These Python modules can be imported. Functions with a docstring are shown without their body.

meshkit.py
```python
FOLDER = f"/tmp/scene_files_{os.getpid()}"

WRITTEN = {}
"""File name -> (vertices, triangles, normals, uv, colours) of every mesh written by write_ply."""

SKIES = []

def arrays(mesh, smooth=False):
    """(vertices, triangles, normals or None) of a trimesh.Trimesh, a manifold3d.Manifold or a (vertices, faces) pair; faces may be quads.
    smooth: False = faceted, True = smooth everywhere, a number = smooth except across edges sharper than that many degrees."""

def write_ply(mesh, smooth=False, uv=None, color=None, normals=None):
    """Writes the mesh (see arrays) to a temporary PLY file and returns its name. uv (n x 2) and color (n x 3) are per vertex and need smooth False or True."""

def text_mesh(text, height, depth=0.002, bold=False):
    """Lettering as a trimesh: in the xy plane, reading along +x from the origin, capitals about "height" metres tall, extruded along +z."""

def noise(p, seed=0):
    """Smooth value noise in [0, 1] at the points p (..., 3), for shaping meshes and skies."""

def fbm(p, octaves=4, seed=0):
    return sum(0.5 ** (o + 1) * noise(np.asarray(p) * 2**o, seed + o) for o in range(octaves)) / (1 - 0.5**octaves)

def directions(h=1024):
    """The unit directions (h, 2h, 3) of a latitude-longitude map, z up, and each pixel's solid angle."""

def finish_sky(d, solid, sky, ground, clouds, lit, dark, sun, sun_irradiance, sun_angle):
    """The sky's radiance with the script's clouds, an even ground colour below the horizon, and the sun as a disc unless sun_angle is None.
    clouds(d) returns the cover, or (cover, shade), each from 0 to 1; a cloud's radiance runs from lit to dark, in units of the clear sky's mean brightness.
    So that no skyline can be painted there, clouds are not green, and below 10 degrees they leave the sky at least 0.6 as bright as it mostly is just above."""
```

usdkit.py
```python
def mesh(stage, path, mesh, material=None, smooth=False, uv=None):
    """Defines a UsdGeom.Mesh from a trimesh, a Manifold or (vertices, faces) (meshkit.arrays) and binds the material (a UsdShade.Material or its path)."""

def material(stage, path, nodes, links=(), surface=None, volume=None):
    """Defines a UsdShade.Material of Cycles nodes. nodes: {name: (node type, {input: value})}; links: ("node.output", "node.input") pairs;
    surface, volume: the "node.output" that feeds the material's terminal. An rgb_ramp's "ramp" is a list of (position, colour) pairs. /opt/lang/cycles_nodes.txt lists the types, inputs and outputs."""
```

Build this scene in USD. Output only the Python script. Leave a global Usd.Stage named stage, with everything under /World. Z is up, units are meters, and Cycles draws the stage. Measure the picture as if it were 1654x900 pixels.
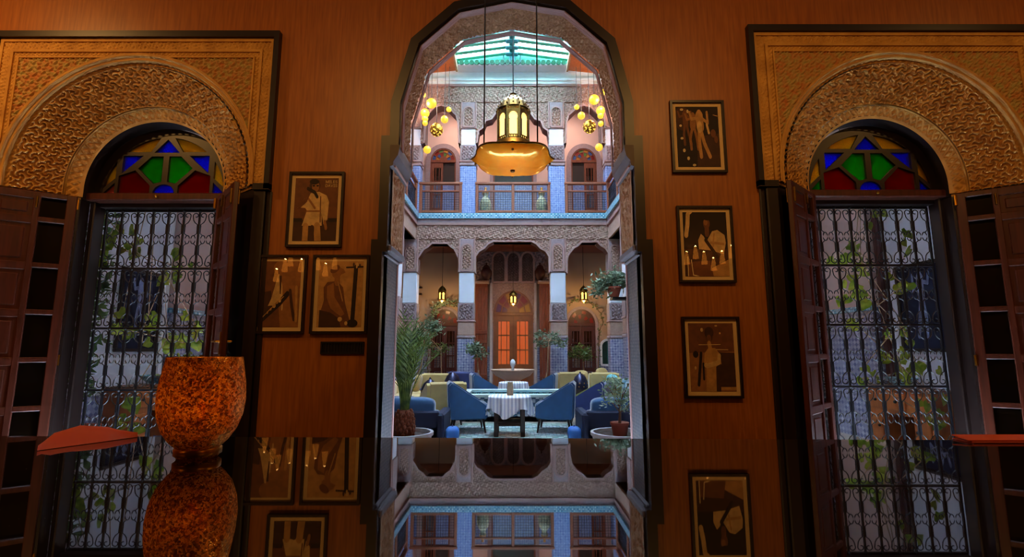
import math, random
import numpy as np, trimesh, shapely
from shapely.geometry import Polygon, box as sbox, LineString, Point
from shapely.ops import unary_union
from shapely import affinity
from pxr import Usd, UsdGeom, UsdLux, UsdShade, Gf, Sdf
import usdkit, meshkit

random.seed(7); rng = np.random.default_rng(7)
PI = math.pi
stage = Usd.Stage.CreateInMemory()
UsdGeom.SetStageUpAxis(stage, UsdGeom.Tokens.z); UsdGeom.SetStageMetersPerUnit(stage, 1.0)
UsdGeom.Xform.Define(stage, '/World'); UsdGeom.Scope.Define(stage, '/World/Looks')

# ------------------------------------------------------------------ camera, sky, exposure
F, TH, ZC = 800.0, 0.14023, 1.38
cam = UsdGeom.Camera.Define(stage, '/World/camera')
cam.CreateHorizontalApertureAttr(36.0); cam.CreateVerticalApertureAttr(36.0*900/1654)
cam.CreateFocalLengthAttr(36.0*F/1654); cam.CreateClippingRangeAttr(Gf.Vec2f(0.05, 200))
cam.AddTranslateOp().Set(Gf.Vec3d(0, 0, ZC)); cam.AddRotateXOp().Set(90+math.degrees(TH))
cam.CreateExposureAttr(0.0)
sky = UsdLux.DomeLight.Define(stage, '/World/sky_light')
sky.CreateColorAttr(Gf.Vec3f(0.60, 0.78, 1.0)); sky.CreateIntensityAttr(13.0)
ROOM = 1.0            # strength of the bar room's lamps
WARM = (1.0, 0.50, 0.14)

def at(px, py, Y):
    """world point seen at pixel (px, py) of the photograph, on the plane y = Y"""
    u = (px-827)/F; v = (450-py)/F
    y = math.cos(TH)-v*math.sin(TH); z = math.sin(TH)+v*math.cos(TH)
    return np.array([u/y*Y, Y, ZC+z/y*Y])
def flr(px, py, z=0.0):
    p = at(px, py, 1.0); t = (z-ZC)/(p[2]-ZC); return np.array([p[0]*t, t, z])
def zat(py, Y): return at(827, py, Y)[2]
def xat(px, Y, py=450): return at(px, py, Y)[0]

# ------------------------------------------------------------------ bookkeeping
used = {}
def numbered(parent, name):
    k = (str(parent), name); n = used.get(k, 0); used[k] = n+1
    return name if n == 0 else f'{name}_{n:03d}'
LOC = {}
def tag(p, label=None, cat=None, group=None, kind=None):
    p = p.GetPrim() if hasattr(p, 'GetPrim') else p
    for k, v in (('label', label), ('category', cat), ('group', group), ('kind', kind)):
        if v: p.SetCustomDataByKey(k, v)
    return p
def _ops(x, loc, rz, sc):
    x.AddTranslateOp().Set(Gf.Vec3d(*map(float, loc))); x.AddRotateZOp().Set(float(math.degrees(rz))); x.AddScaleOp().Set(Gf.Vec3f(*sc))
def thing(name, label=None, cat=None, loc=(0, 0, 0), rz=0.0, group=None, kind=None, local=False):
    x = UsdGeom.Xform.Define(stage, '/World/'+numbered('/World', name)); _ops(x, loc, rz, (1, 1, 1))
    p = tag(x, label, cat, group, kind)
    LOC[str(p.GetPath())] = (np.zeros(3), 0.0) if local else (np.array(loc, float), rz)
    return p
def struct(name): return thing(name, kind='structure')
def part(name, mesh, m, parent=None, smooth=False, label=None, kind=None):
    root = '/World' if parent is None else str(parent.GetPath())
    if parent is not None:
        loc, rz = LOC.get(root, (np.zeros(3), 0.0))
        if isinstance(mesh, (list, tuple)) and len(mesh) and isinstance(mesh[0], trimesh.Trimesh): mesh = cat_(mesh)
        if np.any(loc) or rz:
            if not isinstance(mesh, trimesh.Trimesh): mesh = trimesh.Trimesh(*[np.array(a) for a in mesh], process=False)
            mesh = mesh.copy(); v = mesh.vertices-loc; c, s = math.cos(-rz), math.sin(-rz)
            mesh.vertices = np.stack([v[:, 0]*c-v[:, 1]*s, v[:, 0]*s+v[:, 1]*c, v[:, 2]], 1)
    elif isinstance(mesh, (list, tuple)) and isinstance(mesh[0], trimesh.Trimesh): mesh = cat_(mesh)
    p = usdkit.mesh(stage, root+'/'+numbered(root, name), mesh, m, smooth=smooth).GetPrim()
    if label or kind: tag(p, label=label, kind=kind)
    LOC[str(p.GetPath())] = LOC.get(root, (np.zeros(3), 0.0))
    return p
def solid(name, mesh, m, kind='structure', smooth=False, label=None, cat=None, group=None):
    p = part(name, mesh, m, None, smooth); return tag(p, label, cat, group, kind)
def dup(src, loc, rz=0.0, label=None, sc=(1, 1, 1), group=None):
    name = src.GetName(); 
    x = UsdGeom.Xform.Define(stage, '/World/'+numbered('/World', name.rstrip('0123456789').rstrip('_')))
    _ops(x, loc, rz, sc); p = x.GetPrim(); was = src.GetCustomData()
    tag(p, label or was.get('label'), was.get('category'), group or was.get('group'))
    p.GetReferences().AddInternalReference(src.GetPath()); p.SetInstanceable(True)
    return p

# ------------------------------------------------------------------ mesh helpers
cat_ = lambda ms: trimesh.util.concatenate(list(ms))
def bx(x0, x1, y0, y1, z0, z1):
    m = trimesh.creation.box((abs(x1-x0), abs(y1-y0), abs(z1-z0))); m.apply_translation(((x0+x1)/2, (y0+y1)/2, (z0+z1)/2)); return m
def rbox(x0, x1, y0, y1, z0, z1, b=0.01):
    """box with chamfered edges"""
    c = np.array([(x0+x1)/2, (y0+y1)/2, (z0+z1)/2]); h = np.abs([x1-x0, y1-y0, z1-z0])/2; b = min(b, h.min()*0.9)
    pts = []
    for sx in (-1, 1):
        for sy in (-1, 1):
            for sz in (-1, 1):
                s = np.array([sx, sy, sz])
                for k in range(3):
                    q = h-b; q[k] = h[k]; pts.append(c+s*q)
    return trimesh.convex.convex_hull(np.array(pts))
def pillow(x0, x1, y0, y1, z0, z1, e=3.0, n=14):
    """superellipsoid cushion"""
    u = np.linspace(-PI/2, PI/2, n); v = np.linspace(0, 2*PI, 2*n, endpoint=False)
    f = lambda a: np.sign(a)*np.abs(a)**(2/e)
    U, V = np.meshgrid(u, v, indexing='ij')
    P = np.stack([f(np.cos(U))*f(np.cos(V)), f(np.cos(U))*f(np.sin(V)), f(np.sin(U))], -1)
    P = P*np.abs([x1-x0, y1-y0, z1-z0])/2+np.array([(x0+x1)/2, (y0+y1)/2, (z0+z1)/2])
    return surf(P, close_v=True)
def surf(P, mask=None, close_v=False):
    n, m = P.shape[:2]; idx = np.arange(n*m).reshape(n, m)
    if close_v: idx = np.concatenate([idx, idx[:, :1]], 1)
    a, b, c, d = idx[:-1, :-1], idx[:-1, 1:], idx[1:, 1:], idx[1:, :-1]
    q = np.stack([a, b, c, d], -1)
    q = q[mask] if mask is not None else q.reshape(-1, 4)
    f = np.vstack([q[:, [0, 1, 2]], q[:, [0, 2, 3]]])
    t = trimesh.Trimesh(P.reshape(-1, 3), f, process=False); t.remove_unreferenced_vertices(); return t
def tube(path, r, n=6, closed=False):
    p = np.asarray(path, float); r = np.broadcast_to(np.asarray(r, float), (len(p),))
    t = np.gradient(p, axis=0) if not closed else np.roll(p, -1, 0)-np.roll(p, 1, 0)
    t /= np.maximum(np.linalg.norm(t, axis=1, keepdims=True), 1e-9)
    up = np.array([0, 0, 1.0]) if np.abs(t[:, 2]).mean() < 0.8 else np.array([0, 1.0, 0])
    a = np.cross(t, up); a /= np.maximum(np.linalg.norm(a, axis=1, keepdims=True), 1e-9); b = np.cross(t, a)
    ph = np.arange(n)/n*2*PI
    P = p[:, None]+r[:, None, None]*(np.cos(ph)[None, :, None]*a[:, None]+np.sin(ph)[None, :, None]*b[:, None])
    if closed: P = np.concatenate([P, P[:1]], 0)
    m = surf(P, close_v=True)
    if not closed:
        k = len(m.vertices); v = np.vstack([m.vertices, p[0], p[-1]]); L = (len(p)-1)*n
        f = [[k, (i+1) % n, i] for i in range(n)]+[[k+1, L+i, L+(i+1) % n] for i in range(n)]
        m = trimesh.Trimesh(v, np.vstack([m.faces, f]), process=False)
    return m
def lathe(prof, c=(0, 0, 0), n=24, lobes=0, amp=0.0, ph=0.0):
    prof = np.asarray(prof, float); th = np.linspace(0, 2*PI, n, endpoint=False)
    k = 1+amp*(np.abs(np.cos(lobes*th/2+ph))-0.6) if lobes else np.ones(n)
    P = np.stack([prof[:, :1]*np.cos(th)*k, prof[:, :1]*np.sin(th)*k, np.repeat(prof[:, 1:], n, 1)], -1)+np.array(c)
    return surf(P[::-1], close_v=True)
def prism(poly, y0, y1):
    """polygon in (x, z) extruded from y0 to y1"""
    out = []
    for g in getattr(poly, 'geoms', [poly]):
        if g.is_empty or g.geom_type != 'Polygon' or g.area < 1e-7: continue
        m = trimesh.creation.extrude_polygon(g, abs(y1-y0), engine='earcut')
        v = m.vertices; m.vertices = np.stack([v[:, 0], max(y0, y1)-v[:, 2], v[:, 1]], 1); out.append(m)
    return cat_(out)
def prismx(poly, x0, x1):
    """polygon in (y, z) extruded along x"""
    m = trimesh.creation.extrude_polygon(poly, abs(x1-x0), engine='earcut'); v = m.vertices
    m.vertices = np.stack([v[:, 2]+min(x0, x1), v[:, 0], v[:, 1]], 1); return m
def prismz(poly, z0, z1):
    m = trimesh.creation.extrude_polygon(poly, abs(z1-z0), engine='earcut'); m.apply_translation((0, 0, min(z0, z1))); return m
def ball(c, r, k=2):
    m = trimesh.creation.icosphere(k, r); m.apply_translation(c); return m
def xf(m, rx=0, ry=0, rz=0, t=(0, 0, 0), s=None):
    m = m.copy()
    if s is not None: m.vertices = m.vertices*np.array(s)
    for a, ax in ((rx, (1, 0, 0)), (ry, (0, 1, 0)), (rz, (0, 0, 1))):
        if a: m.apply_transform(trimesh.transformations.rotation_matrix(a, ax))
    m.apply_translation(t); return m
sstep = lambda a, b, x: (lambda t: t*t*(3-2*t))(np.clip((x-a)/(b-a), 0, 1))
def arab(u, v, c, k=2.0, m=2):
    """height field of carved scrolls: spirals round two interleaved lattices, cell size c"""
    x, y = u/c, v/c
    def one(x, y, sgn):
        i, j = np.round(x), np.round(y); s = np.where((i+j) % 2 == 0, 1, -1)*sgn
        d = np.hypot(x-i, y-j); t = np.arctan2(y-j, x-i); return d, np.sin(2*PI*k*d+s*m*t)
    d1, f1 = one(x, y, 1); d2, f2 = one(x-0.5, y-0.5, -1)
    w = sstep(-0.12, 0.12, d2-d1)
    return sstep(-0.35, 0.35, w*f1+(1-w)*f2)
def lozenge(u, v, c):
    a = np.abs(((u/c+v/c) % 1)-0.5)*2; b = np.abs(((u/c-v/c) % 1)-0.5)*2
    return sstep(0.25, 0.55, np.minimum(a, b))
def carved(poly, y, cell=0.2, amp=0.02, step=0.018, fn=arab, face=-1):
    """carved front on a polygon (x, z); a solid slab behind it"""
    x0, z0, x1, z1 = poly.bounds
    nx, nz = max(2, int((x1-x0)/step)), max(2, int((z1-z0)/step))
    X, Z = np.meshgrid(np.linspace(x0, x1, nx+1), np.linspace(z0, z1, nz+1))
    H = fn(X-(x0+x1)/2, Z-(z0+z1)/2, cell)
    P = np.stack([X, y+face*amp*H, Z], -1)
    cx, cz = (X[:-1, :-1]+X[1:, 1:])/2, (Z[:-1, :-1]+Z[1:, 1:])/2
    mask = shapely.contains_xy(poly, cx, cz)
    return surf(P, mask)

# ------------------------------------------------------------------ materials
def lin(h):
    h = h.lstrip('#'); c = [int(h[i:i+2], 16)/255 for i in (0, 2, 4)]
    return tuple(x/12.92 if x < 0.04045 else ((x+0.055)/1.055)**2.4 for x in c)
L = lambda n: '/World/Looks/'+n
def M(name, col, rough=0.5, metal=0.0, var=0.18, scale=6.0, stretch=(1, 1, 1), bump=0.0, bscale=None, col2=None, **kw):
    c = lin(col) if isinstance(col, str) else col
    c2 = lin(col2) if col2 else tuple(x*(1-var) for x in c)
    n = {'g': ('geometry', {}), 'mp': ('mapping', {'scale': stretch}), 'nz': ('noise_texture', {'scale': scale, 'detail': 4.0}),
         'r': ('rgb_ramp', {'ramp': [(0.3, c2), (0.7, c)]}), 'p': ('principled_bsdf', {'roughness': rough, 'metallic': metal, **kw})}
    l = [('g.position', 'mp.vector'), ('mp.vector', 'nz.vector'), ('nz.fac', 'r.fac'), ('r.color', 'p.base_color')]
    if bump:
        n['n2'] = ('noise_texture', {'scale': bscale or scale*4, 'detail': 3.0}); n['b'] = ('bump', {'strength': bump, 'distance': 0.01})
        l += [('mp.vector', 'n2.vector'), ('n2.fac', 'b.height'), ('b.normal', 'p.normal')]
    return usdkit.material(stage, L(name), n, l, surface='p.BSDF')
def tilemat(name, cols, size, rot=PI/4, plane='xz', rough=0.3, grout='#5a6478'):
    """zellige: square chips laid on the diagonal, random glaze, narrow joints (for chips too small to model)"""
    n = {'g': ('geometry', {}), 'sx': ('separate_xyz', {}), 'add': ('math', {'math_type': 'add'}), 'cb': ('combine_xyz', {}),
         'mp': ('mapping', {'rotation': (0, 0, rot), 'scale': (1/size, 1/size, 1)}), 'fl': ('vector_math', {'math_type': 'floor'}),
         'wn': ('white_noise_texture', {'dimensions': '3D'}), 'ck': ('checker_texture', {'scale': 1.0, 'color1': lin(cols[0]), 'color2': lin(cols[1])}),
         'r': ('rgb_ramp', {'ramp': [(i/len(cols), lin(c)) for i, c in enumerate(cols)], 'interpolate': False}),
         'mx': ('mix', {'fac': 0.45}), 'p': ('principled_bsdf', {'roughness': rough}),
         'br': ('brick_texture', {'offset': 0.0, 'scale': 1.0, 'brick_width': 1.0, 'row_height': 1.0, 'mortar_size': 0.07, 'color1': (0, 0, 0), 'color2': (0, 0, 0), 'mortar': (1, 1, 1)}),
         'gm': ('mix', {'color2': lin(grout)}), 'bp': ('bump', {'strength': 0.4, 'distance': 0.004, 'invert': True})}
    l = [('g.position', 'sx.vector'), ('cb.vector', 'mp.vector'), ('mp.vector', 'fl.vector1'), ('fl.vector', 'wn.vector'), ('wn.value', 'r.fac'),
         ('mp.vector', 'ck.vector'), ('ck.color', 'mx.color1'), ('r.color', 'mx.color2'), ('mp.vector', 'br.vector'), ('br.color', 'gm.fac'),
         ('mx.color', 'gm.color1'), ('gm.color', 'p.base_color'), ('br.fac', 'bp.height'), ('bp.normal', 'p.normal')]
    if plane == 'xz': l += [('sx.x', 'add.value1'), ('sx.y', 'add.value2'), ('add.value', 'cb.x'), ('sx.z', 'cb.y')]
    else: l += [('sx.x', 'cb.x'), ('sx.y', 'cb.y')]
    return usdkit.material(stage, L(name), n, l, surface='p.BSDF')
def emitmat(name, col, strength, base='#ffd070'):
    return usdkit.material(stage, L(name), {'p': ('principled_bsdf', {'base_color': lin(base), 'emission_color': col, 'emission_strength': strength, 'roughness': 0.4})}, [], surface='p.BSDF')
def glassmat(name, col=(0.95, 0.97, 0.97), refl=(1, 1, 1), ior=1.5, rough=0.0):
    return usdkit.material(stage, L(name), {'t': ('transparent_bsdf', {'color': col}), 'g': ('glossy_bsdf', {'color': refl, 'roughness': rough}), 'f': ('fresnel', {'IOR': ior}), 'ge': ('geometry', {}), 'om': ('math', {'math_type': 'subtract', 'value1': 1.0}), 'fm': ('math', {'math_type': 'multiply'}), 'm': ('mix_closure', {})},
        [('ge.backfacing', 'om.value2'), ('om.value', 'fm.value1'), ('f.fac', 'fm.value2'), ('fm.value', 'm.fac'), ('t.BSDF', 'm.closure1'), ('g.BSDF', 'm.closure2')], surface='m.closure')
def leafmat(name, a, b):
    return usdkit.material(stage, L(name), {'g': ('geometry', {}), 'n': ('noise_texture', {'scale': 9.0}), 'r': ('rgb_ramp', {'ramp': [(0.35, lin(a)), (0.65, lin(b))]}),
        'p': ('principled_bsdf', {'roughness': 0.45}), 't': ('translucent_bsdf', {}), 'm': ('mix_closure', {'fac': 0.3})},
        [('g.position', 'n.vector'), ('n.fac', 'r.fac'), ('r.color', 'p.base_color'), ('r.color', 't.color'), ('p.BSDF', 'm.closure1'), ('t.BSDF', 'm.closure2')], surface='m.closure')
def stainmat(name, col):
    return usdkit.material(stage, L(name), {'t': ('transparent_bsdf', {'color': col}), 'd': ('translucent_bsdf', {'color': col}), 'g': ('glossy_bsdf', {'color': (1, 1, 1), 'roughness': 0.05}),
        'f': ('fresnel', {'IOR': 1.45}), 'ge': ('geometry', {}), 'om': ('math', {'math_type': 'subtract', 'value1': 1.0}), 'fm': ('math', {'math_type': 'multiply'}), 'a': ('mix_closure', {'fac': 0.35}), 'm': ('mix_closure', {})},
        [('ge.backfacing', 'om.value2'), ('om.value', 'fm.value1'), ('f.fac', 'fm.value2'), ('fm.value', 'm.fac'), ('t.BSDF', 'a.closure1'), ('d.BSDF', 'a.closure2'), ('a.closure', 'm.closure1'), ('g.BSDF', 'm.closure2')], surface='m.closure')

veneer = M('wood_veneer', '#a8621e', 0.42, col2='#884a14', scale=5.0, stretch=(9, 9, 0.55), bump=0.05, bscale=30)
darkwood = M('dark_trim_wood', '#1e0f0b', 0.4, scale=5, stretch=(6, 6, 1), var=0.3)
doorwood = M('shutter_wood', '#562414', 0.38, scale=4, stretch=(8, 8, 0.7), col2='#3c180c', bump=0.05)
stucco = M('carved_stucco', '#cf9a48', 0.75, scale=7, col2='#b07c34', bump=0.15, bscale=120)
stucco2 = M('painted_stucco', '#a89a5c', 0.75, scale=22, col2='#b86c34')
archstucco = M('arch_stucco', '#a07452', 0.85, scale=9, col2='#825a3c', bump=0.1, bscale=120)
archbead = M('arch_bead', '#a27c78', 0.6, var=0.1)
corbelst = M('corbel_stone', '#5e5458', 0.6, var=0.2)
jambtile = tilemat('jamb_mosaic', ['#34363e', '#625c5c', '#222534', '#54483c', '#2c303e'], 0.022, PI/4, 'xz', 0.5, '#2c2c34')
barblack = usdkit.material(stage, L('bar_lacquer'), {'p': ('principled_bsdf', {'base_color': (0.006, 0.004, 0.004), 'roughness': 0.012, 'ior': 2.3, 'coat_weight': 0.4})}, [], surface='p.BSDF')
roomwall = M('room_plaster', '#7a5234', 0.8); roomfloor = M('room_floor', '#5a3a24', 0.35, scale=3, stretch=(1, 8, 1))
roomceil = M('room_ceiling', '#8a6a4a', 0.85)
iron = M('wrought_iron', '#15141a', 0.45, 0.3)
brass = M('brass', '#c89030', 0.28, 1.0, var=0.1); oldbrass = M('aged_brass', '#7a5a28', 0.4, 1.0, var=0.4, scale=40)
framewood = M('frame_wood', '#1e0f0a', 0.35, var=0.2)
cream = M('mount_card', '#ecca90', 0.8, var=0.06)
prints = {k: M('print_'+k, c, 0.75, var=0.32, scale=22) for k, c in dict(black='#22120c', dark='#4a2a1a', brown='#7c4a2a', sepia='#a8703e', tan='#cc9858', light='#e6be80', pale='#f2d8a4').items()}
picglass = glassmat('picture_glass', (0.98, 0.98, 0.98)); clear = glassmat('clear_glass', (0.93, 0.96, 0.96)); doorglass = glassmat('shutter_glass', (0.72, 0.68, 0.6))
white = M('white_plaster', '#d4d6e6', 0.8, var=0.07, scale=2.0, bump=0.05)
pinkwall = M('pink_plaster', '#d6b6ae', 0.85, var=0.1, scale=1.5)
tanwall = M('gallery_plaster', '#b09078', 0.85, var=0.1, scale=1.5)
courtst = M('court_stucco', '#ac887c', 0.85, var=0.2, scale=14)
courtst2 = M('court_stucco_grey', '#9a848a', 0.85, var=0.2, scale=14)
cornice = M('cornice_white', '#dfe0e6', 0.7, var=0.06)
bluetile = tilemat('blue_zellige', ['#5c74b8', '#90a2d2', '#4c64ac', '#7e92c8', '#6a82c0'], 0.05, grout='#7c88a8')
greytile = tilemat('diamond_zellige', ['#646890', '#aaaac2', '#6c7098', '#9c9cb8'], 0.055, PI/4, 'xz', 0.25, '#8c8ca4')
striptile = tilemat('turquoise_zellige', ['#4a96b8', '#a8d0e0', '#3c80a8', '#c0dce6'], 0.05, 0.0)
floortile = tilemat('floor_zellige', ['#4f8a88', '#c4d4cc', '#b8ccc6', '#3f7478'], 0.09, 0.0, 'xy', 0.25, '#8a9490')
stonefloor = M('court_floor_stone', '#9a8a80', 0.4, var=0.2, scale=1.5)
railwood = M('rail_wood', '#8a4a30', 0.5, stretch=(3, 3, 3), var=0.25)
redwood = M('red_cedar', '#7c3c20', 0.5, scale=5, stretch=(6, 6, 0.8), col2='#5e2a16'); orangewood = M('orange_cedar', '#b06028', 0.5, scale=5, stretch=(3, 6, 1), col2='#96501e')
darkred = M('dark_red_paint', '#4a1a14', 0.5, var=0.3)
greenpaint = M('green_steel', '#52b49e', 0.5, var=0.12); tealsteel = M('teal_steel', '#2f6f78', 0.5); greentile = M('green_glazed_tile', '#2a6a4c', 0.25, var=0.3)
skyglass = glassmat('skylight_glass', (0.95, 0.99, 0.98))
navy = M('navy_velvet', '#1b2f74', 0.8, var=0.25, scale=9, sheen_weight=0.5); blue = M('blue_velvet', '#1a5082', 0.75, var=0.22, scale=8, sheen_weight=0.6)
teal = M('teal_velvet', '#23708c', 0.75, var=0.2, scale=8, sheen_weight=0.5); darknavy = M('dark_navy_cloth', '#101a3a', 0.85, var=0.2)
yellow = M('yellow_velvet', '#bfa468', 0.8, var=0.15, scale=8, sheen_weight=0.3); olive = M('olive_velvet', '#9ea04e', 0.8, var=0.2, sheen_weight=0.3)
brightblue = M('pouf_blue', '#2a62b0', 0.7, var=0.15)
clothwhite = usdkit.material(stage, L('striped_cloth'), {'g': ('geometry', {}), 'w': ('wave_texture', {'scale': 5.5, 'bands_direction': 'x'}), 'r': ('rgb_ramp', {'ramp': [(0.2, lin('#b6bad2')), (0.45, lin('#dadae8')), (1, lin('#eeeef6'))]}), 'p': ('principled_bsdf', {'roughness': 0.85})},
    [('g.position', 'w.vector'), ('w.fac', 'r.fac'), ('r.color', 'p.base_color')], surface='p.BSDF')
legwood = M('leg_wood', '#2c1a14', 0.4); teak = M('teak', '#6a4028', 0.45, stretch=(4, 4, 1))
marble = M('pink_marble', '#d2a890', 0.35, var=0.15, scale=5); waterm = glassmat('water', (0.6, 0.8, 0.82), ior=1.33)
planterm = M('planter_white', '#a8a6b0', 0.6, var=0.12); terracotta = M('terracotta', '#8a3c24', 0.7, var=0.25); soil = M('soil', '#3a2820', 0.95, var=0.4, scale=40)
palmleaf = leafmat('palm_leaf', '#2f4a1c', '#6a7c34'); oliveleaf = leafmat('olive_leaf', '#4a6450', '#8a9c82'); vineleaf = leafmat('vine_leaf', '#5c7a1c', '#a0a838'); ivyleaf = leafmat('ivy_leaf', '#34502c', '#5e7a40')
bark = M('bark', '#6a4a34', 0.9, var=0.3, scale=30); palebark = M('pale_bark', '#a08468', 0.9, var=0.3, scale=20); pinecone = M('palm_trunk', '#7a3e20', 0.85, var=0.5, scale=40, bump=0.4)
lampglow = emitmat('lantern_glow', (1.0, 0.58, 0.12), 2.0); globeglow = emitmat('globe_glow', (1.0, 0.60, 0.05), 0.95, '#c89a20'); bulbm = emitmat('bulb_glow', (1.0, 0.5, 0.14), 150.0)
flame = emitmat('candle_flame', (1.0, 0.5, 0.12), 18.0); wax = M('wax', '#e6d2a8', 0.5, subsurface_weight=0.2)
vasem = M('painted_vase', '#d2c898', 0.35, scale=26, col2='#5c7a80')
redcloth = M('orange_paper', '#c8481c', 0.6, var=0.1)
ventm = M('vent_metal', '#1d1512', 0.5, 0.3)
STAIN = {'y': stainmat('stain_yellow', (0.9, 0.5, 0.06)), 'b': stainmat('stain_blue', (0.03, 0.05, 0.95)), 'g': stainmat('stain_green', (0.02, 0.5, 0.03)), 'r': stainmat('stain_red', (0.45, 0.01, 0.01)), 'p': stainmat('stain_pink', (0.9, 0.25, 0.15))}

# ================================================================== THE BAR ROOM
W, WR = 4.4, 4.88            # room face and court face of the wall between bar and court
CXL, CXR = -3.575, 3.66      # centres of the two window bays
bays = {-1: dict(cx=CXL, x0=-4.89, x1=-2.262, zt=4.32, zs=2.965, zb=2.87, jx0=-4.79, jx1=-2.36), 1: dict(cx=CXR, x0=2.30, x1=5.02, zt=4.385, zs=3.0, zb=2.90, jx0=2.43, jx1=4.90)}
R1, R2, Y2 = 1.185, 0.715, 4.77   # splayed arch: outer radius at the room face, inner radius at Y2
archF = [(-1.045, 3.20), (-1.046, 3.653), (-0.886, 4.26), (-0.517, 4.611), (0.0, 4.725), (0.517, 4.651), (0.922, 4.267), (1.046, 3.853), (1.046, 3.20)]
archF[5] = (0.517, 4.63); archF[6] = (0.905, 4.263); archF[7] = (1.046, 3.66)
midx, botx, z_mid, z_bot = 1.114, 1.15, 3.19, 2.225
opening = unary_union([Polygon(archF), sbox(-midx, z_bot, midx, z_mid+0.02), sbox(-botx, -0.1, botx, z_bot+0.02)])
cuts = [opening]
for b in bays.values(): cuts += [sbox(b['x0']+.03, b['zb']-.02, b['x1']-.03, b['zt']-.03), sbox(b['jx0'], -0.1, b['jx1'], b['zb'])]
wallp = sbox(-6.8, 0, 6.8, 5.2).difference(unary_union(cuts))
solid('wall_front', prism(wallp, W, W+0.10), veneer)
# masonry core behind the veneer, open where the splayed bays pass through it
core = sbox(-6.8, 0, 6.8, 10.35).difference(opening.buffer(0.03, join_style=2))
for b in bays.values():
    hole = unary_union([Point(b['cx'], b['zs']).buffer(R2+0.04, 40), sbox(b['cx']-R2-.04, 0, b['cx']+R2+.04, b['zs'])]); core = core.difference(hole)
core1 = core
for b in bays.values(): core1 = core1.difference(sbox(b['x0'], 0, b['x1'], b['zt']))
solid('wall_core', cat_([prism(core1, W+0.10, Y2), prism(core, Y2, WR)]), white)
solid('floor', bx(-6.8, 6.8, -3.6, W+.1, -0.12, 0), roomfloor)
solid('ceiling', bx(-6.8, 6.8, -3.6, W, 5.2, 5.35), roomceil)
solid('wall_left', bx(-6.95, -6.8, -3.6, W, 0, 5.2), veneer); solid('wall_right', bx(6.8, 6.95, -3.6, W, 0, 5.2), veneer)
solid('wall_rear', bx(-6.8, 6.8, -3.75, -3.6, 0, 5.2), roomwall)

# dark stepped trim round the great arch
arch_tr = struct('trim_1')
def off(poly, d): return poly.buffer(d, join_style=2, mitre_limit=3)
upp = Polygon(archF); low = off(sbox(-midx, 2.30, midx, z_mid+.08), 0.085); bot = off(sbox(-botx, 0, botx, 2.29), 0.095)
above = unary_union([off(upp, 0.085)]).intersection(sbox(-9, 3.22, 9, 9))
seg1 = above.difference(opening)
part('arch_trim', prism(seg1.difference(sbox(-3, 0, 3, 3.3)), W-0.05, W+0.02), darkwood, arch_tr)
part('step_trim', prism(unary_union([sbox(-1.2, 2.29, -midx, 3.32), sbox(midx, 2.29, 1.2, 3.32), sbox(-1.2, 3.19, -1.04, 3.32), sbox(1.04, 3.19, 1.2, 3.32)]), W-0.075, W+0.02), darkwood, arch_tr)
part('jamb_trim', prism(unary_union([sbox(-1.25, 0, -botx, 2.34), sbox(botx, 0, 1.25, 2.34), sbox(-1.25, 2.23, -1.11, 2.34), sbox(1.11, 2.23, 1.25, 2.34)]), W-0.095, W+0.02), darkwood, arch_tr)
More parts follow.
